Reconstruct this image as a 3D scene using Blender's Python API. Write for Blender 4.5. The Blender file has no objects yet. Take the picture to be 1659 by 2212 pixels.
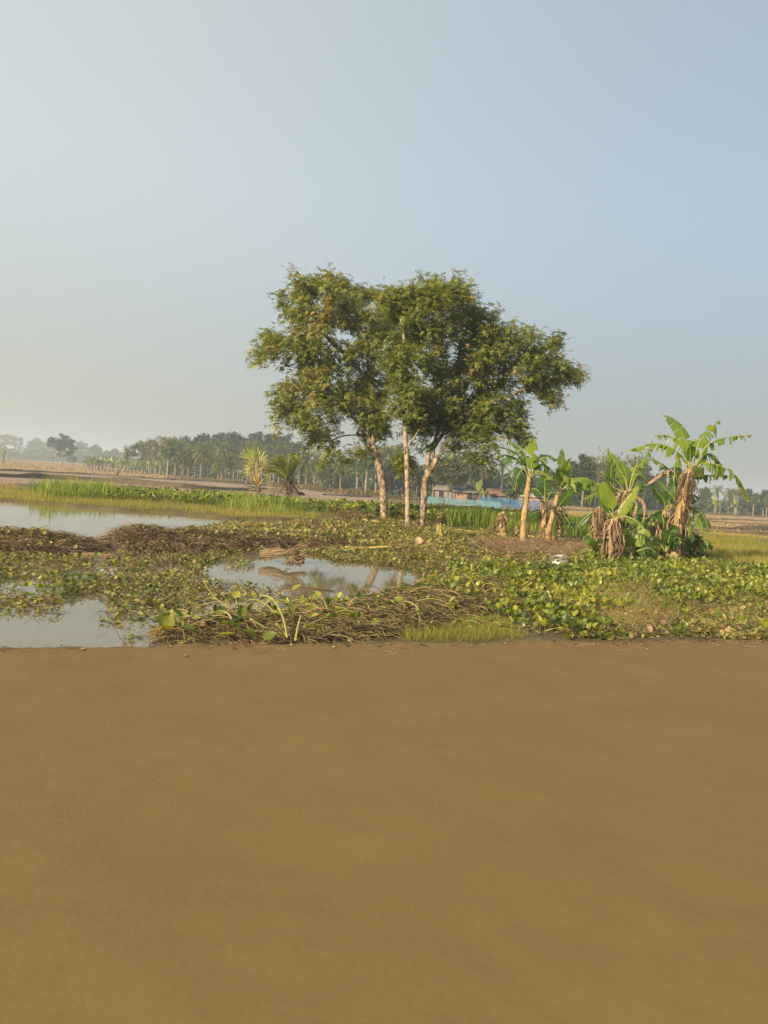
import bpy, math, random
import numpy as np
from mathutils import Vector, Matrix
PI = math.pi
rng = np.random.default_rng(7)
random.seed(7)
# ------------------------------------------------------------------ camera
EYE = 2.0
FU = 1661.0                       # focal length in units where the picture is 1659 wide, 2212 high
ROLL = math.radians(3.9); PITCH = math.radians(2.34)
R0 = np.array([1., 0, 0]); D0 = np.array([0, math.cos(PITCH), -math.sin(PITCH)])
U0 = np.array([0, math.sin(PITCH), math.cos(PITCH)])
IR = math.cos(ROLL)*R0 + math.sin(ROLL)*U0
IU = math.cos(ROLL)*U0 - math.sin(ROLL)*R0
CAM = np.array([0, 0, EYE])
sc = bpy.context.scene
cd = bpy.data.cameras.new("camera"); cam = bpy.data.objects.new("camera", cd)
sc.collection.objects.link(cam); sc.camera = cam
cd.sensor_width = 36; cd.sensor_fit = 'AUTO'; cd.lens = 36*FU/2212
cd.clip_start = 0.05; cd.clip_end = 20000
cam.matrix_world = Matrix(((IR[0], IU[0], -D0[0], 0), (IR[1], IU[1], -D0[1], 0), (IR[2], IU[2], -D0[2], EYE), (0, 0, 0, 1)))
# ------------------------------------------------------------------ world + sun
SUN_EL = math.radians(24)
SUNV = np.array([-0.66, -0.75, 0.0]); SUNV /= np.linalg.norm(SUNV)
w = bpy.data.worlds.new("World"); sc.world = w; w.use_nodes = True
wn = w.node_tree.nodes; wl = w.node_tree.links
bg = wn["Background"]
sky = wn.new("ShaderNodeTexSky"); sky.sky_type = 'NISHITA'; sky.sun_disc = False
sky.sun_elevation = SUN_EL
sky.sun_rotation = math.atan2(SUNV[0], SUNV[1])
sky.altitude = 0; sky.air_density = 1.0; sky.dust_density = 3.2; sky.ozone_density = 2.0
# pale humid air in front of the blue: brighter towards the sun's side, mixed with the physical sky
wtc = wn.new("ShaderNodeTexCoord"); wdot = wn.new("ShaderNodeVectorMath"); wdot.operation = 'DOT_PRODUCT'; wdot.inputs[1].default_value = (-1, .15, .05)
wl.new(wtc.outputs["Generated"], wdot.inputs[0])
wmr = wn.new("ShaderNodeMapRange"); wmr.interpolation_type = 'SMOOTHSTEP'; wmr.inputs[1].default_value = -.35; wmr.inputs[2].default_value = .75; wl.new(wdot.outputs["Value"], wmr.inputs[0])
wmx = wn.new("ShaderNodeMix"); wmx.data_type = 'RGBA'; wmx.inputs[6].default_value = (1.64, 1.90, 2.02, 1); wmx.inputs[7].default_value = (2.85, 3.02, 2.72, 1); wl.new(wmr.outputs[0], wmx.inputs[0])
wm2 = wn.new("ShaderNodeMix"); wm2.data_type = 'RGBA'; wm2.inputs[0].default_value = .74; wl.new(sky.outputs[0], wm2.inputs[6]); wl.new(wmx.outputs[2], wm2.inputs[7])
wsp = wn.new("ShaderNodeSeparateXYZ"); wl.new(wtc.outputs["Generated"], wsp.inputs[0])
wel = wn.new("ShaderNodeMapRange"); wel.interpolation_type = 'SMOOTHSTEP'; wel.inputs[1].default_value = 0; wel.inputs[2].default_value = .38; wl.new(wsp.outputs["Z"], wel.inputs[0])
wdk = wn.new("ShaderNodeMix"); wdk.data_type = 'RGBA'; wdk.inputs[6].default_value = (.69, .645, .60, 1); wdk.inputs[7].default_value = (1, 1, 1, 1); wl.new(wel.outputs[0], wdk.inputs[0])
wml = wn.new("ShaderNodeMix"); wml.data_type = 'RGBA'; wml.blend_type = 'MULTIPLY'; wml.inputs[0].default_value = 1; wl.new(wm2.outputs[2], wml.inputs[6]); wl.new(wdk.outputs[2], wml.inputs[7])
wl.new(wml.outputs[2], bg.inputs[0]); bg.inputs[1].default_value = 0.15
sd = bpy.data.lights.new("sun", 'SUN'); so = bpy.data.objects.new("sun", sd); sc.collection.objects.link(so)
sd.energy = 5.0; sd.angle = math.radians(0.9); sd.color = (1.0, 0.80, 0.55)
sdir = Vector((SUNV[0]*math.cos(SUN_EL), SUNV[1]*math.cos(SUN_EL), math.sin(SUN_EL)))
so.rotation_euler = sdir.to_track_quat('Z', 'Y').to_euler(); so.location = (-20, -20, 30)
sc.view_settings.view_transform = 'Standard'; sc.view_settings.look = 'None'
sc.view_settings.exposure = 0.80; sc.view_settings.gamma = 1
sc.cycles.volume_max_steps = 64; sc.cycles.max_bounces = 8; sc.cycles.transparent_max_bounces = 8
sc.cycles.volume_bounces = 1

# ------------------------------------------------------------------ geometry of the view
def gz(y):
    t = np.clip((np.asarray(y, float)-45)/85, 0, 1)
    return -0.75*t*t*(3-2*t)
def ray(u, v):
    return D0 + (u-829.5)/FU*IR - (v-1106)/FU*IU
def P(u, v, D):
    d = ray(u, v); return CAM + d*(D/d[1])
def G(u, v, z=0.0):
    d = ray(u, v)
    if d[2] > -0.0006: return CAM + d*(3000/d[1])
    t = -EYE/d[2]
    for _ in range(30):
        t = (gz(t*d[1]) + z - EYE)/d[2]
    return CAM + d*t
def poly(pts, z=0.0): return np.array([G(u, v, z)[:2] for u, v in pts])
def inpoly(px, py, pg):
    c = np.zeros(px.shape, bool); n = len(pg)
    for i in range(n):
        x1, y1 = pg[i]; x2, y2 = pg[(i+1) % n]
        if y1 == y2: continue
        m = (y1 > py) != (y2 > py)
        c ^= m & (px < (x2-x1)*(py-y1)/(y2-y1)+x1)
    return c
def polydist(px, py, pg):         # signed distance, + inside
    best = np.full(px.shape, 1e9)
    n = len(pg)
    for i in range(n):
        a = pg[i]; b = pg[(i+1) % n]; ab = b-a; L = ab@ab+1e-9
        t = np.clip(((px-a[0])*ab[0]+(py-a[1])*ab[1])/L, 0, 1)
        best = np.minimum(best, np.hypot(px-a[0]-t*ab[0], py-a[1]-t*ab[1]))
    return np.where(inpoly(px, py, pg), best, -best)
_tab = np.random.default_rng(3).random((256, 256))
def vnoise(x, y, s=1.0):
    x = np.asarray(x, float)/s; y = np.asarray(y, float)/s
    xi = np.floor(x).astype(int); yi = np.floor(y).astype(int)
    fx = x-xi; fy = y-yi; fx = fx*fx*(3-2*fx); fy = fy*fy*(3-2*fy)
    a = _tab[xi % 256, yi % 256]; b = _tab[(xi+1) % 256, yi % 256]
    c = _tab[xi % 256, (yi+1) % 256]; d = _tab[(xi+1) % 256, (yi+1) % 256]
    return (a*(1-fx)+b*fx)*(1-fy)+(c*(1-fx)+d*fx)*fy
def fbm(x, y, s): return 0.5*vnoise(x, y, s)+0.3*vnoise(x+7, y+3, s/2.1)+0.2*vnoise(x+1, y+9, s/4.7)
# ------------------------------------------------------------------ mesh helpers
def nrm(a):
    a = np.asarray(a, float); return a/(np.linalg.norm(a, axis=-1, keepdims=True)+1e-12)
class Acc:
    def __init__(s): s.v = []; s.f = []; s.r = []; s.e = []; s.n = 0
    def add(s, v, f, r=0.5, e=0.0):
        v = np.asarray(v, float).reshape(-1, 3); f = np.asarray(f, int)
        s.v.append(v); s.f.append(f+s.n)
        s.r.append(np.broadcast_to(np.asarray(r, float), (len(v),)).copy()); s.e.append(np.broadcast_to(np.asarray(e, float), (len(v),)).copy())
        s.n += len(v)
    def tube(s, pts, rad, sides=6, r=0.5, cap=True):
        pts = np.asarray(pts, float); n = len(pts); rad = np.broadcast_to(np.asarray(rad, float), (n,))
        t = nrm(np.gradient(pts, axis=0)); ref = np.array([0, 0, 1.]) if abs(t[0][2]) < .9 else np.array([1., 0, 0])
        a = nrm(np.cross(t, ref)); b = np.cross(t, a)
        for i in range(1, n):     # parallel transport
            ai = a[i-1]-t[i]*(a[i-1]@t[i]); a[i] = ai/(np.linalg.norm(ai)+1e-9); b[i] = np.cross(t[i], a[i])
        th = np.arange(sides)*2*PI/sides
        v = pts[:, None, :]+rad[:, None, None]*(np.cos(th)[None, :, None]*a[:, None, :]+np.sin(th)[None, :, None]*b[:, None, :])
        i = np.arange(n-1)[:, None]; j = np.arange(sides)[None, :]; j2 = (j+1) % sides
        f = np.stack([i*sides+j, i*sides+j2, (i+1)*sides+j2, (i+1)*sides+j], -1).reshape(-1, 4)
        v = v.reshape(-1, 3)
        if cap:
            v = np.vstack([v, pts[-1:], pts[:1]]); k = n*sides
            jj = np.arange(sides); q = np.stack([(n-1)*sides+jj, (n-1)*sides+(jj+1) % sides, np.full(sides, k), np.full(sides, k)], -1)
            q2 = np.stack([(jj+1) % sides, jj, np.full(sides, k+1), np.full(sides, k+1)], -1)
            f = np.vstack([f, q, q2])
        s.add(v, f, r)
    def box(s, c, d, rz=0, r=0.5):
        c = np.asarray(c, float); x, y, z = np.asarray(d, float)/2
        v = np.array([[a*x, b*y, e*z] for e in (-1, 1) for b in (-1, 1) for a in (-1, 1)])
        cs, sn = math.cos(rz), math.sin(rz); v = np.stack([v[:, 0]*cs-v[:, 1]*sn, v[:, 0]*sn+v[:, 1]*cs, v[:, 2]], 1)+c
        s.add(v, [[0, 2, 3, 1], [4, 5, 7, 6], [0, 1, 5, 4], [2, 6, 7, 3], [0, 4, 6, 2], [1, 3, 7, 5]], r)
    def inst(s, proto, pos, mats, r):      # proto=(v,f[,e]); pos (N,3); mats (N,3,3); r (N,)
        pv, pf = np.asarray(proto[0], float), np.asarray(proto[1], int); N = len(pos)
        if N == 0: return
        v = np.einsum('nij,kj->nki', mats, pv)+pos[:, None, :]
        f = pf[None]+(np.arange(N)*len(pv))[:, None, None]
        e = np.tile(proto[2], N) if len(proto) > 2 else 0.0
        s.add(v.reshape(-1, 3), f.reshape(-1, 4), np.repeat(r, len(pv)), e)
    def build(s, name, mat, parent=None, smooth=False, origin=None):
        v = np.vstack(s.v) if s.v else np.zeros((0, 3)); f = np.vstack(s.f) if s.f else np.zeros((0, 4), int)
        if origin is not None: v = v-np.asarray(origin)
        me = bpy.data.meshes.new(name)
        tri = f[:, 2] == f[:, 3]
        cnt = np.where(tri, 3, 4); start = np.concatenate([[0], np.cumsum(cnt)[:-1]]) if len(f) else np.zeros(0, int)
        keep = np.ones(f.shape, bool); keep[tri, 3] = False
        me.vertices.add(len(v)); me.vertices.foreach_set("co", v.astype(np.float32).ravel())
        me.loops.add(int(cnt.sum())); me.loops.foreach_set("vertex_index", f[keep].astype(np.int32))
        me.polygons.add(len(f)); me.polygons.foreach_set("loop_start", start.astype(np.int32))
        me.polygons.foreach_set("loop_total", cnt.astype(np.int32))
        if smooth: me.polygons.foreach_set("use_smooth", np.ones(len(f), bool))
        me.update(calc_edges=True)
        a = me.attributes.new("rnd", 'FLOAT', 'POINT'); a.data.foreach_set("value", np.concatenate(s.r).astype(np.float32))
        e = np.concatenate(s.e)
        if e.any():
            a = me.attributes.new("edge", 'FLOAT', 'POINT'); a.data.foreach_set("value", e.astype(np.float32))
        me.materials.append(mat)
        o = bpy.data.objects.new(name, me); sc.collection.objects.link(o)
        if parent is not None: o.parent = parent
        if origin is not None and parent is None: o.location = origin
        return o
def tag(o, label=None, cat=None, group=None, kind=None):
    if label: o["label"] = label
    if cat: o["category"] = cat
    if group: o["group"] = group
    if kind: o["kind"] = kind
    return o
def empty(name, loc, label, cat, group=None):
    o = bpy.data.objects.new(name, None); sc.collection.objects.link(o); o.location = tuple(loc); o.empty_display_size = .2
    return tag(o, label, cat, group)
def copy_tree(o):
    c = o.copy(); sc.collection.objects.link(c)
    for ch in o.children:
        k = ch.copy(); sc.collection.objects.link(k); k.parent = c
        for g in ch.children:
            q = g.copy(); sc.collection.objects.link(q); q.parent = k
    return c
def rotm(yaw, tilt=None, roll=None, scale=None):
    yaw = np.asarray(yaw, float); N = len(yaw)
    c, s = np.cos(yaw), np.sin(yaw); M = np.zeros((N, 3, 3)); M[:, 0, 0] = c; M[:, 0, 1] = -s; M[:, 1, 0] = s; M[:, 1, 1] = c; M[:, 2, 2] = 1
    if tilt is not None:
        c, s = np.cos(tilt), np.sin(tilt); T = np.zeros((N, 3, 3)); T[:, 0, 0] = 1; T[:, 1, 1] = c; T[:, 1, 2] = -s; T[:, 2, 1] = s; T[:, 2, 2] = c
        M = M@T
    if roll is not None:
        c, s = np.cos(roll), np.sin(roll); T = np.zeros((N, 3, 3)); T[:, 1, 1] = 1; T[:, 0, 0] = c; T[:, 0, 2] = s; T[:, 2, 0] = -s; T[:, 2, 2] = c
        M = M@T
    if scale is not None: M = M*np.asarray(scale)[:, None, None]
    return M
def bez(pts, n):
    pts = np.asarray(pts, float); m = len(pts)
    # Catmull-Rom through points
    ext = np.vstack([2*pts[0]-pts[1], pts, 2*pts[-1]-pts[-2]])
    out = []
    for q in np.linspace(0, m-1-1e-6, n):
        i = int(q); t = q-i; p0, p1, p2, p3 = ext[i:i+4]
        out.append(0.5*((2*p1)+(-p0+p2)*t+(2*p0-5*p1+4*p2-p3)*t*t+(-p0+3*p1-3*p2+p3)*t**3))
    return np.array(out)
# ------------------------------------------------------------------ materials
def newmat(name):
    m = bpy.data.materials.new(name); m.use_nodes = True; return m, m.node_tree.nodes, m.node_tree.links
def ramp(nodes, stops):
    r = nodes.new("ShaderNodeValToRGB"); cr = r.color_ramp
    while len(cr.elements) > 1: cr.elements.remove(cr.elements[-1])
    cr.elements[0].position = stops[0][0]; cr.elements[0].color = (*stops[0][1], 1)
    for p, c in stops[1:]:
        e = cr.elements.new(p); e.color = (*c, 1)
    return r
def leafmat(name, stops, trans=0.35, rough=0.55, spec=0.35, edgecol=None, nscale=3.0, namt=0.35, vein=0):
    m, n, l = newmat(name); b = n["Principled BSDF"]; out = n["Material Output"]
    at = n.new("ShaderNodeAttribute"); at.attribute_name = "rnd"
    tc = n.new("ShaderNodeTexCoord"); nz = n.new("ShaderNodeTexNoise"); nz.inputs["Scale"].default_value = nscale; nz.inputs["Detail"].default_value = 3
    l.new(tc.outputs["Object"], nz.inputs["Vector"])
    ma = n.new("ShaderNodeMath"); ma.operation = 'MULTIPLY_ADD'; l.new(nz.outputs["Fac"], ma.inputs[0]); ma.inputs[1].default_value = namt; 
    ad = n.new("ShaderNodeMath"); ad.operation = 'ADD'; ad.inputs[1].default_value = -namt/2; l.new(at.outputs["Fac"], ad.inputs[0]); l.new(ad.outputs[0], ma.inputs[2])
    r = ramp(n, stops); l.new(ma.outputs[0], r.inputs[0]); col = r.outputs[0]
    if vein:
        # fine cross stripes running out from the midrib
        pass
    if edgecol:
        ae = n.new("ShaderNodeAttribute"); ae.attribute_name = "edge"
        n2 = n.new("ShaderNodeTexNoise"); n2.inputs["Scale"].default_value = 9; l.new(tc.outputs["Object"], n2.inputs["Vector"])
        mm = n.new("ShaderNodeMath"); mm.operation = 'MULTIPLY_ADD'; l.new(n2.outputs["Fac"], mm.inputs[0]); mm.inputs[1].default_value = 0.7; l.new(ae.outputs["Fac"], mm.inputs[2])
        mr = n.new("ShaderNodeMapRange"); mr.inputs[1].default_value = 0.75; mr.inputs[2].default_value = 1.05; l.new(mm.outputs[0], mr.inputs[0])
        mx = n.new("ShaderNodeMix"); mx.data_type = 'RGBA'; l.new(mr.outputs[0], mx.inputs[0]); l.new(col, mx.inputs[6]); mx.inputs[7].default_value = (*edgecol, 1); col = mx.outputs[2]
    l.new(col, b.inputs["Base Color"]); b.inputs["Roughness"].default_value = rough; b.inputs["Specular IOR Level"].default_value = spec
    if trans:
        tr = n.new("ShaderNodeBsdfTranslucent"); hs = n.new("ShaderNodeHueSaturation"); hs.inputs["Value"].default_value = 1.5; hs.inputs["Saturation"].default_value = 1.15
        l.new(col, hs.inputs["Color"]); l.new(hs.outputs[0], tr.inputs[0])
        mi = n.new("ShaderNodeMixShader"); mi.inputs[0].default_value = trans; l.new(b.outputs[0], mi.inputs[1]); l.new(tr.outputs[0], mi.inputs[2]); l.new(mi.outputs[0], out.inputs[0])
    return m
def noisemat(name, stops, scale=4, detail=8, rough=0.9, bump=0.3, bscale=None, stretch=(1, 1, 1), spec=0.2, dist=0.0, attr=0.0, bdist=0.02):
    m, n, l = newmat(name); b = n["Principled BSDF"]
    tc = n.new("ShaderNodeTexCoord"); mp = n.new("ShaderNodeMapping"); mp.inputs["Scale"].default_value = stretch
    l.new(tc.outputs["Object"], mp.inputs[0])
    nz = n.new("ShaderNodeTexNoise"); nz.inputs["Scale"].default_value = scale; nz.inputs["Detail"].default_value = detail; nz.inputs["Roughness"].default_value = .65
    nz.inputs["Distortion"].default_value = dist
    l.new(mp.outputs[0], nz.inputs["Vector"]); fac = nz.outputs["Fac"]
    if attr:
        at = n.new("ShaderNodeAttribute"); at.attribute_name = "rnd"
        ma = n.new("ShaderNodeMath"); ma.operation = 'MULTIPLY_ADD'; l.new(at.outputs["Fac"], ma.inputs[0]); ma.inputs[1].default_value = attr
        ad = n.new("ShaderNodeMath"); ad.operation = 'ADD'; ad.inputs[1].default_value = -attr/2; l.new(fac, ad.inputs[0]); l.new(ad.outputs[0], ma.inputs[2]); fac = ma.outputs[0]
    r = ramp(n, stops); l.new(fac, r.inputs[0]); l.new(r.outputs[0], b.inputs["Base Color"])
    b.inputs["Roughness"].default_value = rough; b.inputs["Specular IOR Level"].default_value = spec
    if bump:
        n2 = n.new("ShaderNodeTexNoise"); n2.inputs["Scale"].default_value = bscale or scale*3; n2.inputs["Detail"].default_value = 6; l.new(mp.outputs[0], n2.inputs["Vector"])
        bp = n.new("ShaderNodeBump"); bp.inputs["Strength"].default_value = bump; bp.inputs["Distance"].default_value = bdist; l.new(n2.outputs["Fac"], bp.inputs["Height"]); l.new(bp.outputs[0], b.inputs["Normal"])
    return m
M = {}
M['crown'] = leafmat("tree_leaf", [(0, (.055, .088, .020)), (.3, (.130, .160, .033)), (.6, (.225, .235, .044)), (.85, (.32, .29, .055)), (1, (.40, .27, .05))], .38, .5, .3, nscale=.35, namt=.5)
M['far_green'] = leafmat("far_leaf_green", [(0, (.038, .070, .020)), (.5, (.085, .13, .035)), (1, (.17, .20, .05))], .25, .6, .2, nscale=.3, namt=.5)
M['far_dark'] = leafmat("far_leaf_dark", [(0, (.02, .04, .014)), (.5, (.05, .08, .024)), (1, (.10, .13, .035))], .25, .6, .2, nscale=.3, namt=.5)
M['far_olive'] = leafmat("far_leaf_olive", [(0, (.06, .08, .025)), (.5, (.13, .15, .04)), (1, (.24, .22, .06))], .25, .6, .2, nscale=.3, namt=.5)
M['far_dry'] = leafmat("far_leaf_dry", [(0, (.07, .07, .025)), (.5, (.15, .12, .035)), (1, (.30, .20, .05))], .25, .6, .2, nscale=.3, namt=.5)
M['palm'] = leafmat("palm_leaf", [(0, (.06, .09, .025)), (.5, (.16, .20, .05)), (1, (.36, .36, .10))], .2, .5, .4, nscale=.6)
M['palm_bright'] = leafmat("young_palm_leaf", [(0, (.12, .17, .03)), (.45, (.30, .34, .06)), (1, (.60, .54, .14))], .3, .45, .4, nscale=1)
M['dead_frond'] = leafmat("dead_frond", [(0, (.05, .035, .022)), (.5, (.15, .105, .062)), (1, (.30, .22, .135))], .15, .8, .1, nscale=1)
M['banana'] = leafmat("banana_leaf", [(0, (.03, .075, .014)), (.4, (.08, .16, .022)), (.7, (.19, .27, .03)), (1, (.38, .36, .05))], .42, .4, .45, edgecol=(.40, .26, .10), nscale=2, namt=.25)
M['banana_dead'] = leafmat("banana_dead_leaf", [(0, (.04, .028, .018)), (.45, (.14, .092, .052)), (.8, (.29, .20, .12)), (1, (.44, .32, .20))], .15, .8, .1, nscale=4)
M['rib'] = leafmat("banana_midrib", [(0, (.07, .12, .02)), (.6, (.20, .24, .05)), (1, (.42, .30, .08))], 0, .5, .3, nscale=4)
M['pseudostem'] = noisemat("banana_stem", [(.28, (.06, .035, .022)), (.40, (.22, .13, .06)), (.50, (.42, .29, .13)), (.58, (.20, .13, .065)), (.66, (.30, .29, .09)), (.80, (.46, .36, .19))], 4, stretch=(2.4, 2.4, .5), rough=.7, bump=.5, spec=.2, attr=.16, dist=.8)
M['bark'] = noisemat("mottled_bark", [(.30, (.035, .028, .020)), (.43, (.11, .082, .056)), (.50, (.28, .215, .14)), (.62, (.42, .335, .23)), (.75, (.16, .12, .085))], 7, stretch=(1, 1, .7), rough=.9, bump=.6, dist=.6, attr=.06)
M['palm_bark'] = noisemat("palm_bark", [(.3, (.09, .065, .05)), (.7, (.22, .165, .12))], 3, rough=.9, bump=0, attr=.4)
M['far_bark'] = noisemat("pale_bark", [(.3, (.12, .09, .065)), (.7, (.32, .25, .18))], 3, rough=.9, bump=0, attr=.4)
M['hya'] = leafmat("hyacinth_leaf", [(0, (.045, .07, .014)), (.28, (.13, .165, .024)), (.55, (.23, .255, .035)), (.80, (.35, .33, .05)), (.92, (.42, .27, .09)), (1, (.34, .20, .11))], .35, .35, .5, nscale=.9, namt=.3)
M['hya_small'] = leafmat("floating_leaf", [(0, (.045, .060, .014)), (.3, (.13, .15, .028)), (.6, (.31, .30, .06)), (.82, (.26, .16, .07)), (1, (.46, .31, .17))], .25, .45, .4, nscale=.7, namt=.35)
M['stalk'] = leafmat("stalk", [(0, (.035, .024, .015)), (.35, (.13, .082, .045)), (.6, (.30, .20, .10)), (.8, (.38, .33, .10)), (1, (.24, .29, .06))], .1, .6, .3, nscale=2, namt=.3)
M['straw'] = leafmat("dead_stalk", [(0, (.02, .014, .010)), (.35, (.10, .062, .036)), (.7, (.27, .175, .10)), (1, (.52, .38, .23))], .1, .8, .2, nscale=1.4, namt=.4)
M['reed'] = leafmat("reed_blade", [(0, (.05, .09, .02)), (.35, (.14, .20, .03)), (.68, (.28, .32, .05)), (.85, (.46, .37, .09)), (1, (.36, .21, .09))], .4, .5, .3, nscale=.4, namt=.45)
M['grass'] = leafmat("grass_blade", [(0, (.06, .08, .018)), (.4, (.22, .22, .04)), (.8, (.38, .32, .07)), (1, (.40, .25, .11))], .35, .6, .2, nscale=.5, namt=.45)
M['stubble'] = leafmat("stubble", [(0, (.14, .09, .045)), (.5, (.28, .20, .09)), (1, (.42, .31, .15))], .2, .8, .1, nscale=.1, namt=.4)
# ------------------------------------------------------------------ regions (traced outline -> points on the ground)
POND_A = poly([(-1500, 965), (-900, 1040), (0, 1082), (120, 1092), (250, 1103), (400, 1112), (500, 1122), (600, 1125), (700, 1127), (702, 1136), (560, 1137), (480, 1136), (430, 1146), (300, 1165), (0, 1172), (-900, 1120), (-1500, 1080)])
POND_B = poly([(-1800, 1080), (-900, 1140), (0, 1188), (200, 1192), (420, 1183), (600, 1186), (780, 1184), (860, 1200), (930, 1235), (935, 1260), (890, 1296), (800, 1309), (600, 1322), (430, 1335), (330, 1378), (290, 1440), (-900, 1500), (-1800, 1500)])
e1 = G(0, 1390, .10); e2 = G(1659, 1384, .10)
def bank_edge(x): return e1[1]+(x-e1[0])*(e2[1]-e1[1])/(e2[0]-e1[0])
def ground_h(x, y):
    """height of the land, ponds cut in"""
    x = np.asarray(x, float); y = np.asarray(y, float)
    h = gz(y)+0.09+0.10*(fbm(x, y, 3.0)-.5)+0.03*(fbm(x+50, y, .5)-.5)
    near = (y < 60) & (np.abs(x) < 80)
    for pg in (POND_A, POND_B):
        s = np.full(x.shape, -9.0); s[near] = polydist(x[near], y[near], pg)
        s = s+0.5*(vnoise(x, y, .8)-.5)
        k = np.clip((s+.25)/.7, 0, 1); k = k*k*(3-2*k)
        h = h*(1-k)+(-0.35)*k
    b = np.clip((bank_edge(x)-y+.05)/.25, 0, 1)
    h = h*(1-b)+b*(0.10+0.10*np.clip((bank_edge(x)-y)/6, 0, 1)+0.02*(fbm(x, y, .9)-.5)+.006*(fbm(x+9, y, .12)-.5))
    b2 = np.clip((-y-2)/6, 0, 1); h = h+b2*.3
    return h
# ground sheet, split by what covers it
ys = np.concatenate([np.linspace(-60, 1.6, 40), 1.6+np.cumsum(0.02+0.0062*np.arange(0, 1)), ])
yy = [1.65]
while yy[-1] < 6000: yy.append(yy[-1]+max(.045, yy[-1]*.0072))
ys = np.concatenate([np.linspace(-60, 1.6, 30), yy])
xx = [0.0]
while xx[-1] < 5000: xx.append(xx[-1]+max(.07, xx[-1]*.011))
xx = np.array(xx); xs = np.concatenate([-xx[:0:-1], xx])
X, Y = np.meshgrid(xs, ys); H = ground_h(X, Y)
nx, ny = len(xs), len(ys)
vid = np.arange(nx*ny).reshape(ny, nx)
F = np.stack([vid[:-1, :-1], vid[:-1, 1:], vid[1:, 1:], vid[1:, :-1]], -1).reshape(-1, 4)
cx = ((X[:-1, :-1]+X[1:, 1:])/2).ravel(); cy = ((Y[:-1, :-1]+Y[1:, 1:])/2).ravel()
MUD = poly([(-3000, 820), (0, 1014), (180, 1024), (340, 1032), (520, 1043), (640, 1053), (760, 1068), (900, 1084), (1080, 1096), (1090, 1103), (900, 1104), (760, 1092), (620, 1086), (480, 1078), (300, 1052), (0, 1046), (-3000, 870)])
STUB_L = poly([(-3000, 783), (0, 992), (200, 1003), (330, 1014), (450, 1026), (700, 1046), (780, 1062), (640, 1053), (520, 1043), (340, 1032), (180, 1024), (0, 1014), (-3000, 820)])
STUB_R = poly([(1075, 1090), (1250, 1096), (1480, 1110), (1659, 1119), (3500, 1235), (3500, 1320), (1659, 1165), (1480, 1150), (1250, 1118), (1085, 1101)])
zone = np.zeros(len(F), int)
far = cy > 20
for k, pg in ((1, MUD), (2, STUB_L), (3, STUB_R)):
    m = np.zeros(len(F), bool); m[far] = inpoly(cx[far], cy[far], pg); zone[m] = k
zone[(cy < bank_edge(cx)+.16*(fbm(cx, cy*0, .8)-.5))] = 4
M['soil'] = noisemat("ground_soil", [(.3, (.05, .036, .022)), (.5, (.10, .075, .04)), (.62, (.11, .105, .035)), (.75, (.16, .135, .055))], .9, rough=1, bump=.5, bscale=9)
M['mud'] = noisemat("mud_field", [(.3, (.20, .132, .085)), (.5, (.26, .175, .112)), (.7, (.30, .22, .14)), (.8, (.20, .17, .10))], .12, stretch=(1, 3, 1), rough=.75, bump=.25, bscale=3, spec=.4, bdist=.05)
M['stub'] = noisemat("stubble_ground", [(.3, (.24, .16, .075)), (.5, (.32, .225, .105)), (.7, (.38, .28, .13)), (.85, (.18, .13, .065))], .22, stretch=(.35, 2.2, 1), rough=1, bump=.4, bscale=5, bdist=.05)
M['earth'] = noisemat("bare_earth", [(.15, (.152, .106, .043)), (.5, (.172, .119, .047)), (.85, (.190, .132, .053))], 1.3, rough=1, bump=.22, bscale=22, spec=.1, bdist=.012)
VV = np.stack([X, Y, H], -1).reshape(-1, 3)
def sub(name, k, mat):
    f = F[zone == k]; u_, inv = np.unique(f, return_inverse=True)
    a = Acc(); a.add(VV[u_], inv.reshape(-1, 4)); return tag(a.build(name, mat, None, True), kind='structure')
sub("ground", 0, M['soil']); sub("mud_field", 1, M['mud']); sub("stubble_field", 2, M['stub'])
sub("harvested_field", 3, M['stub']); sub("earth_bank", 4, M['earth'])
# water
m, n, l = newmat("pond_water"); b = n["Principled BSDF"]
b.inputs["Base Color"].default_value = (.165, .14, .085, 1); b.inputs["Roughness"].default_value = .03; b.inputs["IOR"].default_value = 1.33; b.inputs["Specular IOR Level"].default_value = .9
tc = n.new("ShaderNodeTexCoord"); mp = n.new("ShaderNodeMapping"); mp.inputs["Scale"].default_value = (1, 2.2, 1); nz = n.new("ShaderNodeTexNoise"); nz.inputs["Scale"].default_value = 3.5; nz.inputs["Detail"].default_value = 3
l.new(tc.outputs["Object"], mp.inputs[0]); l.new(mp.outputs[0], nz.inputs["Vector"])
bp = n.new("ShaderNodeBump"); bp.inputs["Strength"].default_value = .03; bp.inputs["Distance"].default_value = .02; l.new(nz.outputs["Fac"], bp.inputs["Height"]); l.new(bp.outputs[0], b.inputs["Normal"])
M['water'] = m
a = Acc(); a.add([[-90, 5, 0], [16, 5, 0], [16, 44, 0], [-90, 44, 0]], [[0, 1, 2, 3]])
tag(a.build("pond_water", m), kind='structure')
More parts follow.
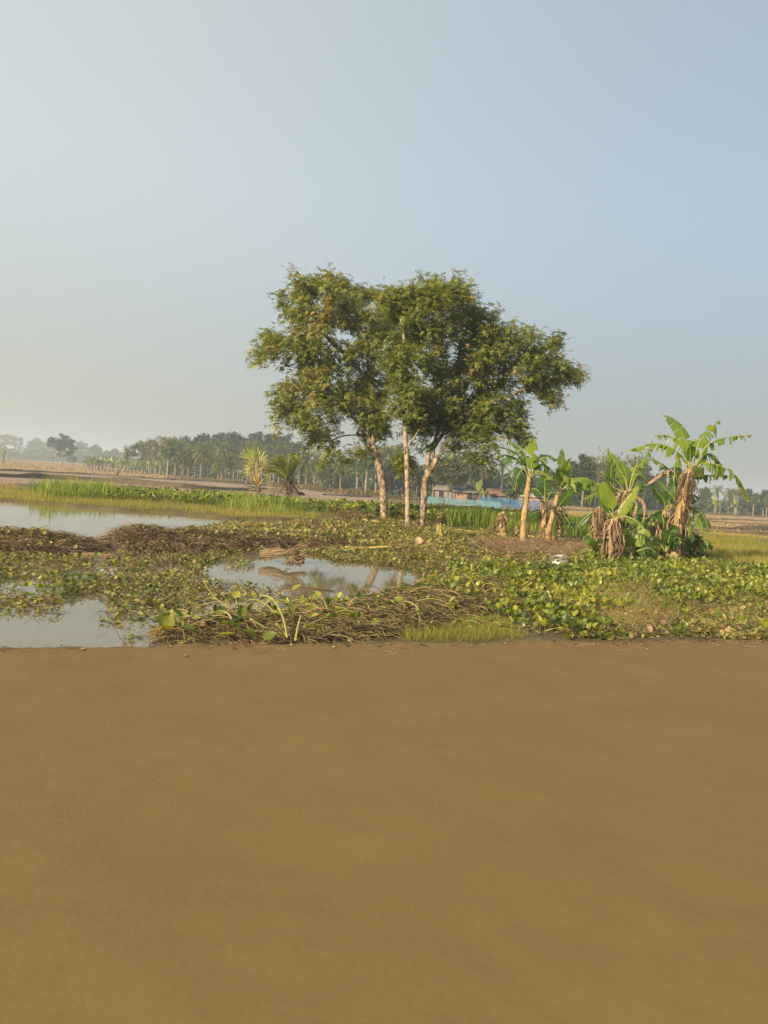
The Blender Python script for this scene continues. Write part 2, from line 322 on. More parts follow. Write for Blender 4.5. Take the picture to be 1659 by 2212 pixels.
# ------------------------------------------------------------------ leaf prototypes
def hy_leaf(w=1.0, lean=.5, pet=1.0, curl=.25, seed=0):
    """water hyacinth leaf: petiole + cupped spade blade; blade width w (units), petiole length pet, grows along +y/+z"""
    a = Acc(); r = np.random.default_rng(abs(int(seed)))
    t = np.linspace(0, 1, 5); pts = np.stack([0*t, lean*pet*t**1.6, pet*t*np.sqrt(max(.1, 1-lean*lean*.6))], 1)
    a.tube(pts, np.array([.055, .05, .04, .03, .02])*w, 4, cap=False)
    base = pts[-1]; d = nrm(np.array([r.uniform(-.4, .4), .75, .55+r.uniform(-.5, .4)])); s = nrm(np.cross(d, [0, 0, 1])); up = np.cross(s, d)
    us = np.array([0, .2, .5, .8, 1.0]); wd = np.array([.22, .5, .5, .3, .02])*w; ln = 1.05*w
    vs = []
    for i, q in enumerate(us):
        for x in (-1, -.5, 0, .5, 1):
            vs.append(base+d*(q*ln-(.10*w if (i == 0 and abs(x) == 1) else 0))+s*x*wd[i]+up*(curl*w*(x*x)*(.6)-curl*w*.9*q*q))
    f = [[i*5+j, i*5+j+1, (i+1)*5+j+1, (i+1)*5+j] for i in range(4) for j in range(4)]
    a.add(vs, f); return np.vstack(a.v), np.vstack(a.f)
def blade(h=1, w=.05, bend=.3, seg=4):
    t = np.linspace(0, 1, seg+1); wd = w*(1-t**1.5*.95); y = bend*t**2; z = h*(t-.18*bend*t**3)
    v = np.stack([np.stack([-wd/2, y, z], 1), np.stack([wd/2, y, z], 1)], 1).reshape(-1, 3)
    return v, np.array([[2*i, 2*i+1, 2*i+3, 2*i+2] for i in range(seg)])
def smleaf(w=.6, l=1.0, droop=.3):
    # small leaf from origin along +y, folded
    v = [[0, 0, 0], [-w/2, l*.45, .08*l], [0, l*.5, 0], [w/2, l*.45, .08*l], [0, l, -droop*l]]
    return np.array(v), np.array([[0, 2, 1, 1], [0, 3, 2, 2], [1, 2, 4, 4], [2, 3, 4, 4]])
def roundleaf(w=1.0):
    th = np.linspace(0, 2*PI, 9)[:-1]; v = [[0, .5*w, -.06*w]]+[[.5*w*math.sin(t), .5*w-.5*w*math.cos(t)*1.1, .06*w*math.cos(2*t)] for t in th]
    return np.array(v), np.array([[0, 1+i, 1+(i+1) % 8, 1+(i+1) % 8] for i in range(8)])
def strand(seed, w=.011):
    r = np.random.default_rng(seed); a = Acc()
    p = np.array([[0, 0, 0], [r.uniform(-.1, .1), .33, r.uniform(-.05, .12)], [r.uniform(-.2, .2), .68, r.uniform(-.1, .12)], [r.uniform(-.35, .35), 1, r.uniform(-.2, .1)]])
    a.tube(bez(p, 6), np.array([1, 1, .9, .8, .6, .3])*w, 3, cap=False); return np.vstack(a.v), np.vstack(a.f)
STR = [strand(i) for i in range(6)]; STRT = [strand(i+20, .011) for i in range(4)]
HY = [hy_leaf(1, .2+.12*i, 1.4+.4*(i % 3), .15+.1*(i % 3), i) for i in range(6)]
POT = G(1206, 1229)
def scat(pg, dens, mask=None):
    """random points inside a ground polygon, in world space"""
    lo = pg.min(0); hi = pg.max(0); N = int(dens*(hi[0]-lo[0])*(hi[1]-lo[1]))
    x = rng.uniform(lo[0], hi[0], N); y = rng.uniform(lo[1], hi[1], N); jx = (fbm(x+31, y, .9)-.5)*(.25+.05*y); jy = (fbm(x, y+57, .9)-.5)*(.25+.05*y)*1.5; k = inpoly(x+jx, y+jy, pg) & (y > bank_edge(x)+.03+.10*(vnoise(x, y, .5)-.5)) & (np.hypot((x-POT[0]), (y-POT[1]+.55)*.55) > .46)
    x = x[k]; y = y[k]
    if mask is not None: k = mask(x, y); x = x[k]; y = y[k]
    return x, y
def hgt(x, y, minz=0.0): return np.maximum(ground_h(x, y), minz)
def put(acc, protos, x, y, z, size, tilt=(0, .3), r=None, yaw=None, roll=None):
    N = len(x); 
    if N == 0: return
    yaw = rng.uniform(0, 2*PI, N) if yaw is None else yaw
    tl = rng.uniform(tilt[0], tilt[1], N); s = rng.uniform(size[0], size[1], N)
    r = rng.uniform(0, 1, N) if r is None else r
    k = rng.integers(0, len(protos), N); pos = np.stack([x, y, z], 1); Mx = rotm(yaw, tl, roll, s)
    for i, p in enumerate(protos):
        q = k == i; acc.inst(p, pos[q], Mx[q], r[q])
# heaps: raised mounds of pulled-out, dying plants
MOUNDS = []   # (cx,cy,rx,ry,h,rot)
def mound(u, v, wu, dm, hm, rot=0.0):
    g = G(u, v); MOUNDS.append((g[0], g[1]+dm*.5, wu*g[1]/FU/2, dm, hm, rot))
mound(40, 1192, 250, 1.2, .32); mound(-150, 1180, 260, 1.5, .4); mound(185, 1187, 120, .8, .10)
mound(300, 1188, 190, 1.4, .38); mound(420, 1186, 220, 1.4, .36); mound(530, 1180, 200, 1.6, .22); mound(650, 1178, 220, 1.6, .18); mound(760, 1172, 200, 1.4, .16)
mound(690, 1152, 160, 1.6, .22); mound(570, 1178, 120, 1.6, .2)
NHEAP1 = len(MOUNDS)
mound(410, 1390, 170, .5, .10); mound(520, 1388, 200, .7, .13); mound(650, 1385, 240, .9, .13); mound(780, 1375, 220, 1.2, .16); mound(880, 1355, 200, 1.6, .20); mound(960, 1330, 200, 1.7, .24); mound(1050, 1300, 180, 1.6, .22)
NHEAP2 = len(MOUNDS)
mound(975, 1142, 90, 2.2, .5); mound(870, 1130, 90, 2.0, .5); mound(765, 1128, 90, 2.2, .35)
def mh(x, y, lo=0, hi=None):
    h = np.zeros(np.shape(x))
    for (a, b, rx, ry, hh, ro) in MOUNDS[lo:hi]:
        q = 1-((x-a)/rx)**2-((y-b)/ry)**2; h = np.maximum(h, hh*np.sqrt(np.clip(q, 0, 1)))
    return h*(.75+.5*vnoise(x, y, .35))
def mound_poly(lo, hi):
    m = np.array(MOUNDS[lo:hi]); return np.array([[m[:, 0].min()-9, m[:, 1].min()-2.5], [m[:, 0].max()+3, m[:, 1].min()-2.5], [m[:, 0].max()+3, m[:, 1].max()+2.5], [m[:, 0].min()-9, m[:, 1].max()+2.5]])
def heap(name, lo, hi, mat, dens, L, label, cat, rr=(0, 1), protos=STR, core=True, bias=1.0, tl=(-.5, .3)):
    pg = mound_poly(lo, hi); m = lambda x, y: mh(x, y, lo, hi) > .03
    a = Acc()
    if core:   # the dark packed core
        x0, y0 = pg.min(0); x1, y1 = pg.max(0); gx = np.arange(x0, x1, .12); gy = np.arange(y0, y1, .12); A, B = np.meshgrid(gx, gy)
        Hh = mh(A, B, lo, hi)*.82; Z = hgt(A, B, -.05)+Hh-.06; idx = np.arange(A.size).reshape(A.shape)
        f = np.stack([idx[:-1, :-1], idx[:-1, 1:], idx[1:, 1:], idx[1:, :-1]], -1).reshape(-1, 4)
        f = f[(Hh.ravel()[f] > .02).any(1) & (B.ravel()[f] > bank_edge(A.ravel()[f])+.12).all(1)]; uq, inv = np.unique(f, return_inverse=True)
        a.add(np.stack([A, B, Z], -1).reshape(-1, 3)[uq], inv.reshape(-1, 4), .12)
    x, y = scat(pg, dens, m); N = len(x); z = hgt(x, y)+mh(x, y, lo, hi)*rng.uniform(.7, 1.04, N)
    put(a, protos, x, y, z, L, tl, rr[0]+(rr[1]-rr[0])*rng.random(N)**bias)
    return tag(a.build(name, mat), label, cat, kind='stuff')
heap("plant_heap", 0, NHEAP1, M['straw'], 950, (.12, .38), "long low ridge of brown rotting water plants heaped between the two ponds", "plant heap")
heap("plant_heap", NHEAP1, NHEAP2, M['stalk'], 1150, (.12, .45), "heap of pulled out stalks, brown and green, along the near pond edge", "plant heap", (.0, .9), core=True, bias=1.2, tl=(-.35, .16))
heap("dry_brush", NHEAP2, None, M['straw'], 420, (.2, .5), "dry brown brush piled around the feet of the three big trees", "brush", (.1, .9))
# leaves growing on / stuck in the heaps
a = Acc()
for lo, hi, dn, sz in ((0, NHEAP1, 110, (.035, .07)), (NHEAP2, None, 60, (.05, .09))):
    x, y = scat(mound_poly(lo, hi), dn, lambda x, y: (mh(x, y, lo, hi) > .04) & (fbm(x, y, 1.1) > .38)); z = hgt(x, y)+mh(x, y, lo, hi)
    put(a, [roundleaf(1.), smleaf(.7, 1, .3)], x, y, z, (sz[0]*1.1, sz[1]*1.3), (-.3, 1.1), rng.random(len(x))*.8)
tag(a.build("heap_leaves", M['hya_small']), "small green leaves sprouting over the brown plant ridge", "plants", kind='stuff')
# floating mats on the near pond
MATS = [([(-900, 1150), (0, 1190), (120, 1193), (300, 1200), (420, 1190), (475, 1196), (440, 1225), (445, 1260), (470, 1290), (400, 1312), (200, 1302), (100, 1312), (0, 1322), (-900, 1300)], .44, 560),
        ([(440, 1256), (520, 1262), (615, 1278), (605, 1292), (500, 1300), (440, 1292)], .42, 460),
        ([(655, 1192), (800, 1186), (900, 1192), (1010, 1235), (935, 1256), (880, 1232), (820, 1216), (720, 1212)], .0, 620),
        ([(620, 1322), (640, 1302), (760, 1302), (870, 1300), (860, 1312)], .2, 400),
        ([(485, 1212), (540, 1210), (548, 1228), (500, 1232)], .25, 380),
        ([(232, 1392), (238, 1374), (285, 1372), (300, 1388)], .1, 420),
        ([(-200, 1318), (0, 1322), (260, 1312), (420, 1300), (460, 1330), (360, 1352), (150, 1350), (0, 1338)], .47, 300),
        ([(380, 1185), (640, 1183), (660, 1198), (520, 1200), (400, 1204)], .50, 430)]
a = Acc(); g_ = Acc()
sm = [smleaf(.7, 1, .2), roundleaf(.85), roundleaf(1.0)]
for pts, th, dn in MATS:
    pg = poly(pts); big = dn < 1000
    x, y = scat(pg, dn, lambda x, y: (fbm(x, y, 1.0) > th) & (ground_h(x, y) < .30)); z = hgt(x, y)+rng.random(len(x))**2*.10+.004
    rr = np.clip(rng.random(len(x))*.75+.35*(vnoise(x, y, .7)-.3), 0, 1)
    put(a, sm, x, y, z, (.03, .08), (-.2, 1.0), rr)
    x, y = scat(pg, dn*.16, lambda x, y: (fbm(x, y, 1.0) > th-.05)); put(g_, STRT, x, y, hgt(x, y)+.012, (.10, .32), (-.1, .9), rng.random(len(x)))
tag(a.build("floating_plants", M['hya_small']), "broken mats of small green floating plants on the near pond", "water plants", kind='stuff')
tag(g_.build("floating_stems", M['straw']), "thin brown stems and roots tangled in the floating plant mats", "water plants", kind='stuff')
# larger hyacinth rosettes on the left of the pond
a = Acc()
for (u, v, wu, n_) in ((60, 1280, 150, 34), (150, 1268, 110, 34), (0, 1290, 100, 16), (300, 1262, 90, 8), (195, 1266, 50, 16), (250, 1225, 150, 12)):
    g = G(u, v); x = g[0]+rng.normal(0, wu*g[1]/FU/3, n_); y = g[1]+rng.normal(0, .5, n_)
    put(a, HY, x, y, hgt(x, y)-.06, (.06, .105), (-.3, .6), rng.random(n_)*.75)
tag(a.build("water_hyacinth", M['hya']), "larger round leaved water hyacinths floating at the left of the near pond", "water plants", kind='stuff')
# near right: big yellow green hyacinth bed
BED = poly([(1000, 1238), (1180, 1238), (1330, 1222), (1480, 1218), (1659, 1240), (2300, 1290), (2600, 1400), (1659, 1395), (1450, 1400), (1250, 1402), (1160, 1360), (1080, 1320), (960, 1280)])
BED2 = poly([(900, 1290), (1000, 1255), (1200, 1290), (1180, 1410), (1080, 1352), (980, 1330)])
CLEAR = poly([(1440, 1330), (1560, 1318), (1659, 1318), (2000, 1330), (2000, 1400), (1480, 1400)])
BROWN = poly([(1290, 1300), (1400, 1280), (1440, 1340), (1430, 1390), (1340, 1395), (1320, 1340)])
a = Acc()
x, y = scat(BED, 250, lambda x, y: (~inpoly(x+1.2*(fbm(x, y, .6)-.5), y+1.5*(fbm(x+8, y, .6)-.5), CLEAR) | (rng.random(len(x)) < .10)) & (~inpoly(x+1.2*(fbm(x, y, .5)-.5), y+1.5*(fbm(x+8, y, .5)-.5), BROWN) | (rng.random(len(x)) < .30)) & (fbm(x, y, 1.3) > .30))
put(a, HY, x, y, hgt(x, y)-.02, (.036, .10), (-.7, .9), np.clip(.60*rng.random(len(x))+.80*fbm(x, y, .9)-.33, 0, 1))
x, y = scat(BED2, 80, lambda x, y: fbm(x, y, .8) > .4); put(a, HY, x, y, hgt(x, y)+mh(x, y)*.8-.03, (.045, .09), (-.7, .8), rng.random(len(x))*.85)
tag(a.build("hyacinth_bed", M['hya']), "dense bed of yellow green water hyacinth leaves at the right foreground", "water plants", kind='stuff')
a = Acc()
x, y = scat(BED, 330); put(a, [roundleaf(1.), smleaf(.6, 1, .4)], x, y, hgt(x, y)+rng.random(len(x))*.05, (.04, .10), (-.5, 1.2), np.clip(rng.random(len(x))*1.1, 0, 1))
tag(a.build("low_leaves", M['hya_small']), "low mixed green and dry leaves under the hyacinth bed", "plants", kind='stuff')
a = Acc()
x, y = scat(BED, 170); put(a, STR, x, y, hgt(x, y)+.02+rng.random(len(x))*.07, (.10, .36), (-.2, .7), rng.random(len(x)))
x, y = scat(BROWN, 620); put(a, STRT, x, y, hgt(x, y)+.02+rng.random(len(x))*.12, (.10, .26), (-.2, 1.2), .35+.65*rng.random(len(x)))
tag(a.build("dry_stalks", M['stalk']), "dry stalks and withered stems between the hyacinth leaves", "plants", kind='stuff')
# big leaves and long stalks of the near heap
a = Acc(); s_ = Acc()
x, y = scat(poly([(320, 1392), (350, 1345), (480, 1330), (700, 1325), (900, 1300), (1050, 1290), (1100, 1340), (900, 1392)]), 34, lambda x, y: fbm(x, y, .8) > .42); put(a, HY, x, y, hgt(x, y)+mh(x, y)*.8-.06, (.045, .10), (-.9, 1.0), rng.random(len(x))*.72)
for i in range(250):
    u = rng.uniform(330, 1180); v = 1395-(u-330)*.09-rng.uniform(0, 62) if u < 900 else rng.uniform(1275, 1385)
    g = G(u, v)
    if g[1] < bank_edge(g[0])+.1: continue
    z = ground_h(g[0], g[1])+mh(g[0], g[1])*.95; L = rng.uniform(.25, .75) if u < 900 else rng.uniform(.2, .5)
    az = rng.normal(0.0, .9)+(PI if rng.random() < .45 else 0); el = abs(rng.normal(.12, .28))
    d = np.array([math.cos(az)*math.cos(el), math.sin(az)*math.cos(el), math.sin(el)]); p0 = np.array([g[0], g[1], z])
    p = [p0, p0+d*L*.4+[0, 0, .03], p0+d*L*.75+[0, 0, -.01], p0+d*L+[0, 0, -.10*L-.05]]
    s_.tube(bez(p, 8), np.linspace(.0085, .004, 8)*rng.uniform(.7, 1.2), 5, r=.45+.55*rng.random())
    if rng.random() < .42:
        hv, hf = hy_leaf(1, .1, .15, .2, i); hv = hv-hv[:1]; yaw = math.atan2(d[1], d[0])-PI/2
        a.inst((hv, hf), np.array([p[-1]]), rotm([yaw], [rng.uniform(-.5, .3)], [rng.uniform(-.5, .5)], [rng.uniform(.09, .15)]), np.array([rng.random()*.9]))
for (pts, rr, w_) in (([(940, 1400), (930, 1350), (905, 1320), (870, 1300), (800, 1300)], .82, .012), ([(1010/1, 1398), (1000, 1368)], .8, .012)):
    pass
def zp(zx, zy, D): return P((700+zx*.4822)*.54, (2050+zy*.4822)*.54, D)   # point read off a close-up
for pts, rr, w_ in (([(930, 1040), (905, 900), (860, 790), (800, 710), (730, 690), (700, 720), (690, 790)], .88, .013), ([(1000, 1060), (1020, 950), (1045, 850)], .86, .016),
                    ([(240, 560), (280, 640), (360, 730), (460, 810)], .72, .012), ([(470, 880), (440, 840), (380, 815), (300, 830)], .85, .012), ([(840, 920), (900, 990), (940, 1060)], .8, .013),
                    ([(180, 900), (300, 880), (400, 850), (470, 870), (520, 930)], .6, .012), ([(620, 880), (740, 950), (850, 1010), (930, 1070)], .9, .013), ([(20, 950), (150, 960), (300, 1000), (420, 990)], .95, .012),
                    ([(0, 1030), (150, 1045), (300, 1020), (400, 1040)], .92, .012), ([(1070, 950), (1180, 900), (1300, 840)], .85, .011), ([(320, 1060), (400, 950), (470, 850), (510, 780)], .45, .011)):
    p = np.array([zp(q[0], q[1], 9.1-.5*(q[1]-700)/350+.15*i) for i, q in enumerate(pts)]); s_.tube(bez(p, 14), np.linspace(w_, w_*.6, 14), 6, r=rr)
for zx, zy, sz, yaw, tl, rr in ((520, 970, .20, 1.2, -.3, .25), (480, 1030, .16, 2.5, -.5, .62), (620, 1010, .14, 0.3, -.3, .5), (545, 860, .12, .2, .7, .3), (660, 1050, .15, 1.9, -.2, .18), (740, 1070, .15, -1.2, -.2, .3),
                            (30, 880, .15, 1, .2, .35), (80, 980, .16, -1, -.1, .3), (1180, 990, .15, 2, -.3, .4), (1350, 880, .14, 1, -.2, .25), (200, 950, .11, .6, 0, .97), (-30, 1000, .2, 2, -.4, .85), (-110, 960, .2, .5, .4, .5), (-150, 1020, .18, 3.3, -.4, .92)):
    p = zp(zx, zy, 8.9-.4*(zy-850)/200); hv, hf = hy_leaf(1, .1, .15, .25, int(zx)); hv = hv-hv[:1]
    a.inst((hv, hf), np.array([p]), rotm([yaw], [tl], [.3], [sz]), np.array([rr]))
tag(s_.build("cut_stalks", M['stalk'], smooth=True), "long pale green and yellow cut stalks lying over the near heap", "stalks", kind='stuff')
tag(a.build("broad_leaves", M['hya'], smooth=True), "broad glossy leaves lying on the heap of stalks at the pond edge", "leaves", kind='stuff')
# ground cover around the trees
COVER = poly([(420, 1140), (560, 1140), (700, 1128), (760, 1124), (1000, 1136), (1090, 1150), (1290, 1175), (1330, 1232), (1190, 1240), (1000, 1246), (935, 1232), (860, 1200), (780, 1186), (600, 1184), (420, 1184)])
a = Acc(); g_ = Acc()
x, y = scat(COVER, 200, lambda x, y: (ground_h(x, y) > -.05) & (fbm(x, y, 1.6) > .34)); rr = np.clip(rng.random(len(x))*.7+.5*(vnoise(x, y, 1.5)-.3), 0, 1)
put(a, sm, x, y, hgt(x, y)+mh(x, y)*.8+rng.random(len(x))**2*.12, (.05, .12), (-.2, 1.1), rr)
x, y = scat(COVER, 75, lambda x, y: ground_h(x, y) > -.05); put(g_, STR, x, y, hgt(x, y)+.02, (.15, .45), (-.1, .6), rng.random(len(x)))
DRY = poly([(1020, 1185), (1130, 1180), (1290, 1190), (1310, 1215), (1180, 1222), (1080, 1212)])
x, y = scat(DRY, 420, lambda x, y: fbm(x, y, .9) > .38); put(g_, STR, x, y, hgt(x, y)+rng.random(len(x))*.10, (.15, .5), (-.2, .8), .3+.7*rng.random(len(x)))
tag(a.build("ground_cover", M['hya_small']), "low creeping green leaves on the land around the three big trees", "ground cover", kind='stuff')
tag(g_.build("plant_litter", M['straw']), "brown stems and dry litter strewn on the ground before the banana plants", "litter", kind='stuff')
# reeds and grasses
BL = [blade(1, .035, b_) for b_ in (.05, .2, .4, .7)]; BLW = [blade(1, .06, b_) for b_ in (.1, .3, .55)]
def grass(name, regs, mat, label, cat="grass"):
    a = Acc()
    for pts, dn, sz, th, pr, rm in regs:
        pg = poly(pts); x, y = scat(pg, dn, lambda x, y: (fbm(x, y, max(.6, sz[1]*3)) > th) & (ground_h(x, y) > -.12))
        k = .6+.8*vnoise(x, y, 1.7); N = len(x); yaw = rng.uniform(0, 2*PI, N)
        s = rng.uniform(sz[0], sz[1], N)*k; kk = rng.integers(0, len(pr), N); pos = np.stack([x, y, ground_h(x, y).clip(-.05)], 1); Mx = rotm(yaw, rng.normal(0, .30, N), None, s)
        r = np.clip(rm[0]+(rm[1]-rm[0])*(rng.random(N)*.6+.4*vnoise(x+20, y, 1.5)), 0, 1)
        for i, p in enumerate(pr): q = kk == i; a.inst(p, pos[q], Mx[q], r[q])
    return tag(a.build(name, mat), label, cat, kind='stuff')
grass("reed_grass", [([(60, 1066), (180, 1064), (480, 1084), (700, 1098), (760, 1110), (690, 1114), (500, 1100), (250, 1078), (120, 1074)], 120, (.2, .66), .40, BLW, (0, 1)),
      ([(80, 1070), (240, 1070), (240, 1083), (100, 1081)], 70, (.4, .95), .4, BLW, (.2, .9)),
      ([(460, 1098), (700, 1106), (700, 1120), (490, 1110)], 100, (.25, .62), .42, BLW, (.1, 1)),
      ([(940, 1130), (1060, 1132), (1060, 1156), (960, 1146)], 120, (.5, 1.0), .3, BLW, (.1, .9)),
      ([(1040, 1125), (1300, 1138), (1330, 1172), (1090, 1152), (1040, 1148)], 90, (.35, .8), .35, BLW, (.1, .95))], M['reed'], "tall bright green reed grass along the far side of the left pond")
grass("short_grass", [([(0, 1062), (100, 1072), (250, 1082), (500, 1100), (700, 1112), (700, 1128), (500, 1122), (250, 1104), (0, 1088), (-900, 1050), (-900, 1010)], 260, (.07, .24), .2, BL, (.2, 1)),
      ([(0, 1048), (100, 1060), (160, 1072), (100, 1088), (0, 1086), (-900, 1035), (-900, 990)], 90, (.10, .30), .45, BL, (.5, 1)),
      ([(480, 1120), (700, 1127), (760, 1124), (900, 1128), (1040, 1134), (1090, 1150), (900, 1150), (760, 1140), (640, 1138), (480, 1137)], 200, (.07, .22), .35, BL, (.2, 1)),
      ([(1070, 1102), (1260, 1115), (1480, 1148), (1659, 1165), (1659, 1210), (1480, 1200), (1300, 1140), (1080, 1128)], 90, (.10, .28), .3, BL, (.3, 1)),
      ([(1450, 1165), (1659, 1180), (2200, 1240), (2200, 1290), (1659, 1240), (1480, 1215)], 330, (.08, .30), .25, BL, (.1, .85)),
      ([(850, 1352), (960, 1340), (1080, 1350), (1160, 1395), (1100, 1402), (850, 1402)], 2600, (.06, .17), .2, BL, (.2, .8)),
      ([(1440, 1330), (1560, 1318), (1659, 1318), (2000, 1330), (2000, 1400), (1480, 1400)], 1500, (.03, .09), .42, BL, (.1, .8)),
      ([(300, 1290), (460, 1285), (470, 1312), (330, 1318)], 900, (.05, .16), .3, BL, (.4, 1)),
      ([(-100, 1200), (120, 1202), (160, 1222), (-100, 1222)], 400, (.06, .22), .35, BL, (.4, 1))], M['grass'], "short green and tawny grass on the banks around the ponds")
# belt of hyacinth behind the big trees
a = Acc()
BELT = poly([(690, 1100), (760, 1106), (900, 1112), (1060, 1120), (1200, 1126), (1200, 1134), (1000, 1142), (900, 1138), (760, 1122), (690, 1112)])
x, y = scat(BELT, 42, lambda x, y: fbm(x, y, 2) > .25); put(a, HY, x, y, hgt(x, y), (.13, .24), (-.3, .5), rng.random(len(x))*.72)
x, y = scat(poly([(150, 1062), (480, 1078), (760, 1104), (740, 1112), (480, 1098), (200, 1082)]), 34, lambda x, y: fbm(x, y, 2) > .3); put(a, HY, x, y, hgt(x, y), (.09, .19), (-.4, .6), rng.random(len(x))*.8)
tag(a.build("hyacinth_belt", M['hya']), "belt of bright green broad leaves behind the three big trees", "water plants", kind='stuff')
# stubble tufts on the harvested fields
a = Acc()
for pg, dn, sz in ((STUB_L, .9, (.15, .40)), (STUB_R, 2.2, (.08, .22))):
    pg2 = pg.copy(); pg2[:, 0] = np.clip(pg2[:, 0], -220, 160); pg2[:, 1] = np.clip(pg2[:, 1], 0, 420)
    x, y = scat(pg2, dn, lambda x, y: vnoise(x, y*3, 9) > .3); put(a, [blade(1, .5, .3, 2)], x, y, ground_h(x, y), sz, (-.4, .4))
tag(a.build("stubble", M['stubble']), "straw coloured rice stubble on the harvested fields", "stubble", kind='stuff')
# low ridges between the paddies
M['bund'] = noisemat("bund_soil", [(.3, (.05, .038, .026)), (.55, (.105, .078, .05)), (.75, (.11, .11, .045))], .7, rough=1, bump=.6, bscale=4)
def bund(pts, w, h, grassy):
    w0 = np.array([G(u, v) for u, v in pts]); n = max(8, int(np.linalg.norm(w0[-1]-w0[0])/1.2)); c = bez(w0, n)
    c[:, 2] = gz(c[:, 1])+.07; t = nrm(np.gradient(c, axis=0)); s = np.stack([-t[:, 1], t[:, 0], 0*t[:, 0]], 1)
    k = np.array([-1, -.6, -.2, .25, .65, 1]); hh = np.array([-.1, .7, 1, .95, .6, -.1])
    nn = .55+.9*vnoise(np.arange(n), 0*np.arange(n)+w, 2.3)
    v = c[:, None, :]+s[:, None, :]*k[None, :, None]*w*.5*nn[:, None, None]; h = h*1.5; v[..., 2] += hh[None]*h*nn[:, None]+.06*(np.random.default_rng(4).random(v.shape[:2])-.5)*(h*3)
    idx = np.arange(n*6).reshape(n, 6); f = np.stack([idx[:-1, :-1], idx[:-1, 1:], idx[1:, 1:], idx[1:, :-1]], -1).reshape(-1, 4)
    a = Acc(); a.add(v.reshape(-1, 3), f); o = tag(a.build("field_ridge", M['bund'], smooth=True), kind='structure')
    if grassy:
        g = Acc(); N = int(n*grassy); i = rng.integers(0, n-1, N); x = c[i, 0]+rng.normal(0, w*.3, N); y = c[i, 1]+rng.normal(0, w*.3, N); put(g, BLW, x, y, gz(y)+.1+h*.5, (.2, .55), (-.3, .3)); return g
    return None
GG = Acc()
for args in (([(-500, 995), (0, 1018), (180, 1026), (340, 1036), (460, 1042), (640, 1052)], 1.3, .22, 3), ([(-500, 1008), (0, 1032), (100, 1036), (260, 1046), (420, 1058), (560, 1064), (650, 1072)], 1.6, .34, 7),
             ([(640, 1086), (760, 1094), (860, 1100)], 1.0, .2, 4), ([(800, 1075), (900, 1092), (1060, 1104)], .9, .2, 2), ([(700, 1071), (820, 1077), (900, 1081)], 1.2, .2, 3),
             ([(1085, 1098), (1240, 1104), (1500, 1122), (1659, 1128), (2200, 1160)], 1.0, .16, 2), ([(1440, 1124), (1560, 1131), (1700, 1141)], 1.5, .16, 0), ([(1480, 1140), (1560, 1146), (1640, 1148), (1800, 1156)], 2.2, .22, 3), ([(1500, 1150), (1659, 1160), (1900, 1176)], .8, .15, 5)):
    g = bund(*args)
    if g is not None and g.n: GG.add(np.vstack(g.v), np.vstack(g.f), np.concatenate(g.r))
tag(GG.build("ridge_grass", M['grass']), "tufts of grass growing on the low ridges between the paddy fields", "grass", kind='stuff')

# scraps along the edge of the bare earth bank
a = Acc(); N = 1500; x = rng.uniform(-9, 13, N); y = bank_edge(x)-np.abs(rng.normal(0, .22, N)); k = fbm(x, y, .7) > .42; x = x[k]; y = y[k]
put(a, STRT, x, y, ground_h(x, y)+.006, (.05, .2), (-.1, .15), rng.random(len(x))); put(a, [smleaf(.6, 1, .1)], x[::3], y[::3]+.05, ground_h(x[::3], y[::3])+.01, (.03, .08), (-.2, .3), rng.random(len(x[::3])))
tag(a.build("edge_litter", M['straw']), "dry scraps fallen along the edge of the bare bank", "litter", kind='stuff')
# ------------------------------------------------------------------ trees grown towards a cloud of points
def grow(skel, pts, step=.32, kill=.5, infl=6.0, iters=90):
    """skel: list of polylines (first starts at the root; later ones start at the nearest existing node). returns nodes,parents"""
    nodes = []; par = []
    for k, pl in enumerate(skel):
        n = max(3, int(np.linalg.norm(np.diff(pl, axis=0), axis=1).sum()/step)); q = bez(pl, n)
        if k == 0: prev = -1
        else:
            d = np.linalg.norm(np.array(nodes)-q[0], axis=1); prev = int(d.argmin()); q = q[1:]
        for p in q: nodes.append(p); par.append(prev); prev = len(nodes)-1
    nodes = list(np.array(nodes)); A = np.array(pts)
    near = np.full(len(A), 1e9); who = np.zeros(len(A), int); done = 0
    for it in range(iters):
        new = np.array(nodes[done:])
        if len(new):
            d = np.linalg.norm(A[:, None]-new[None], axis=2); j = d.argmin(1); dm = d[np.arange(len(A)), j]; u = dm < near
            near[u] = dm[u]; who[u] = j[u]+done
        done = len(nodes)
        alive = near > kill; A = A[alive]; near = near[alive]; who = who[alive]
        if len(A) == 0: break
        act = near < infl
        if not act.any(): act = near < near.min()+1
        N = np.array(nodes); D = nrm(A[act]-N[who[act]]); grown = False
        for w_ in np.unique(who[act]):
            d = D[who[act] == w_].sum(0)+[0, 0, .12]+rng.normal(0, .12, 3); d = d/(np.linalg.norm(d)+1e-9)
            p = N[w_]+d*step
            nodes.append(p); par.append(int(w_)); grown = True
        if not grown: break
    return np.array(nodes), np.array(par)
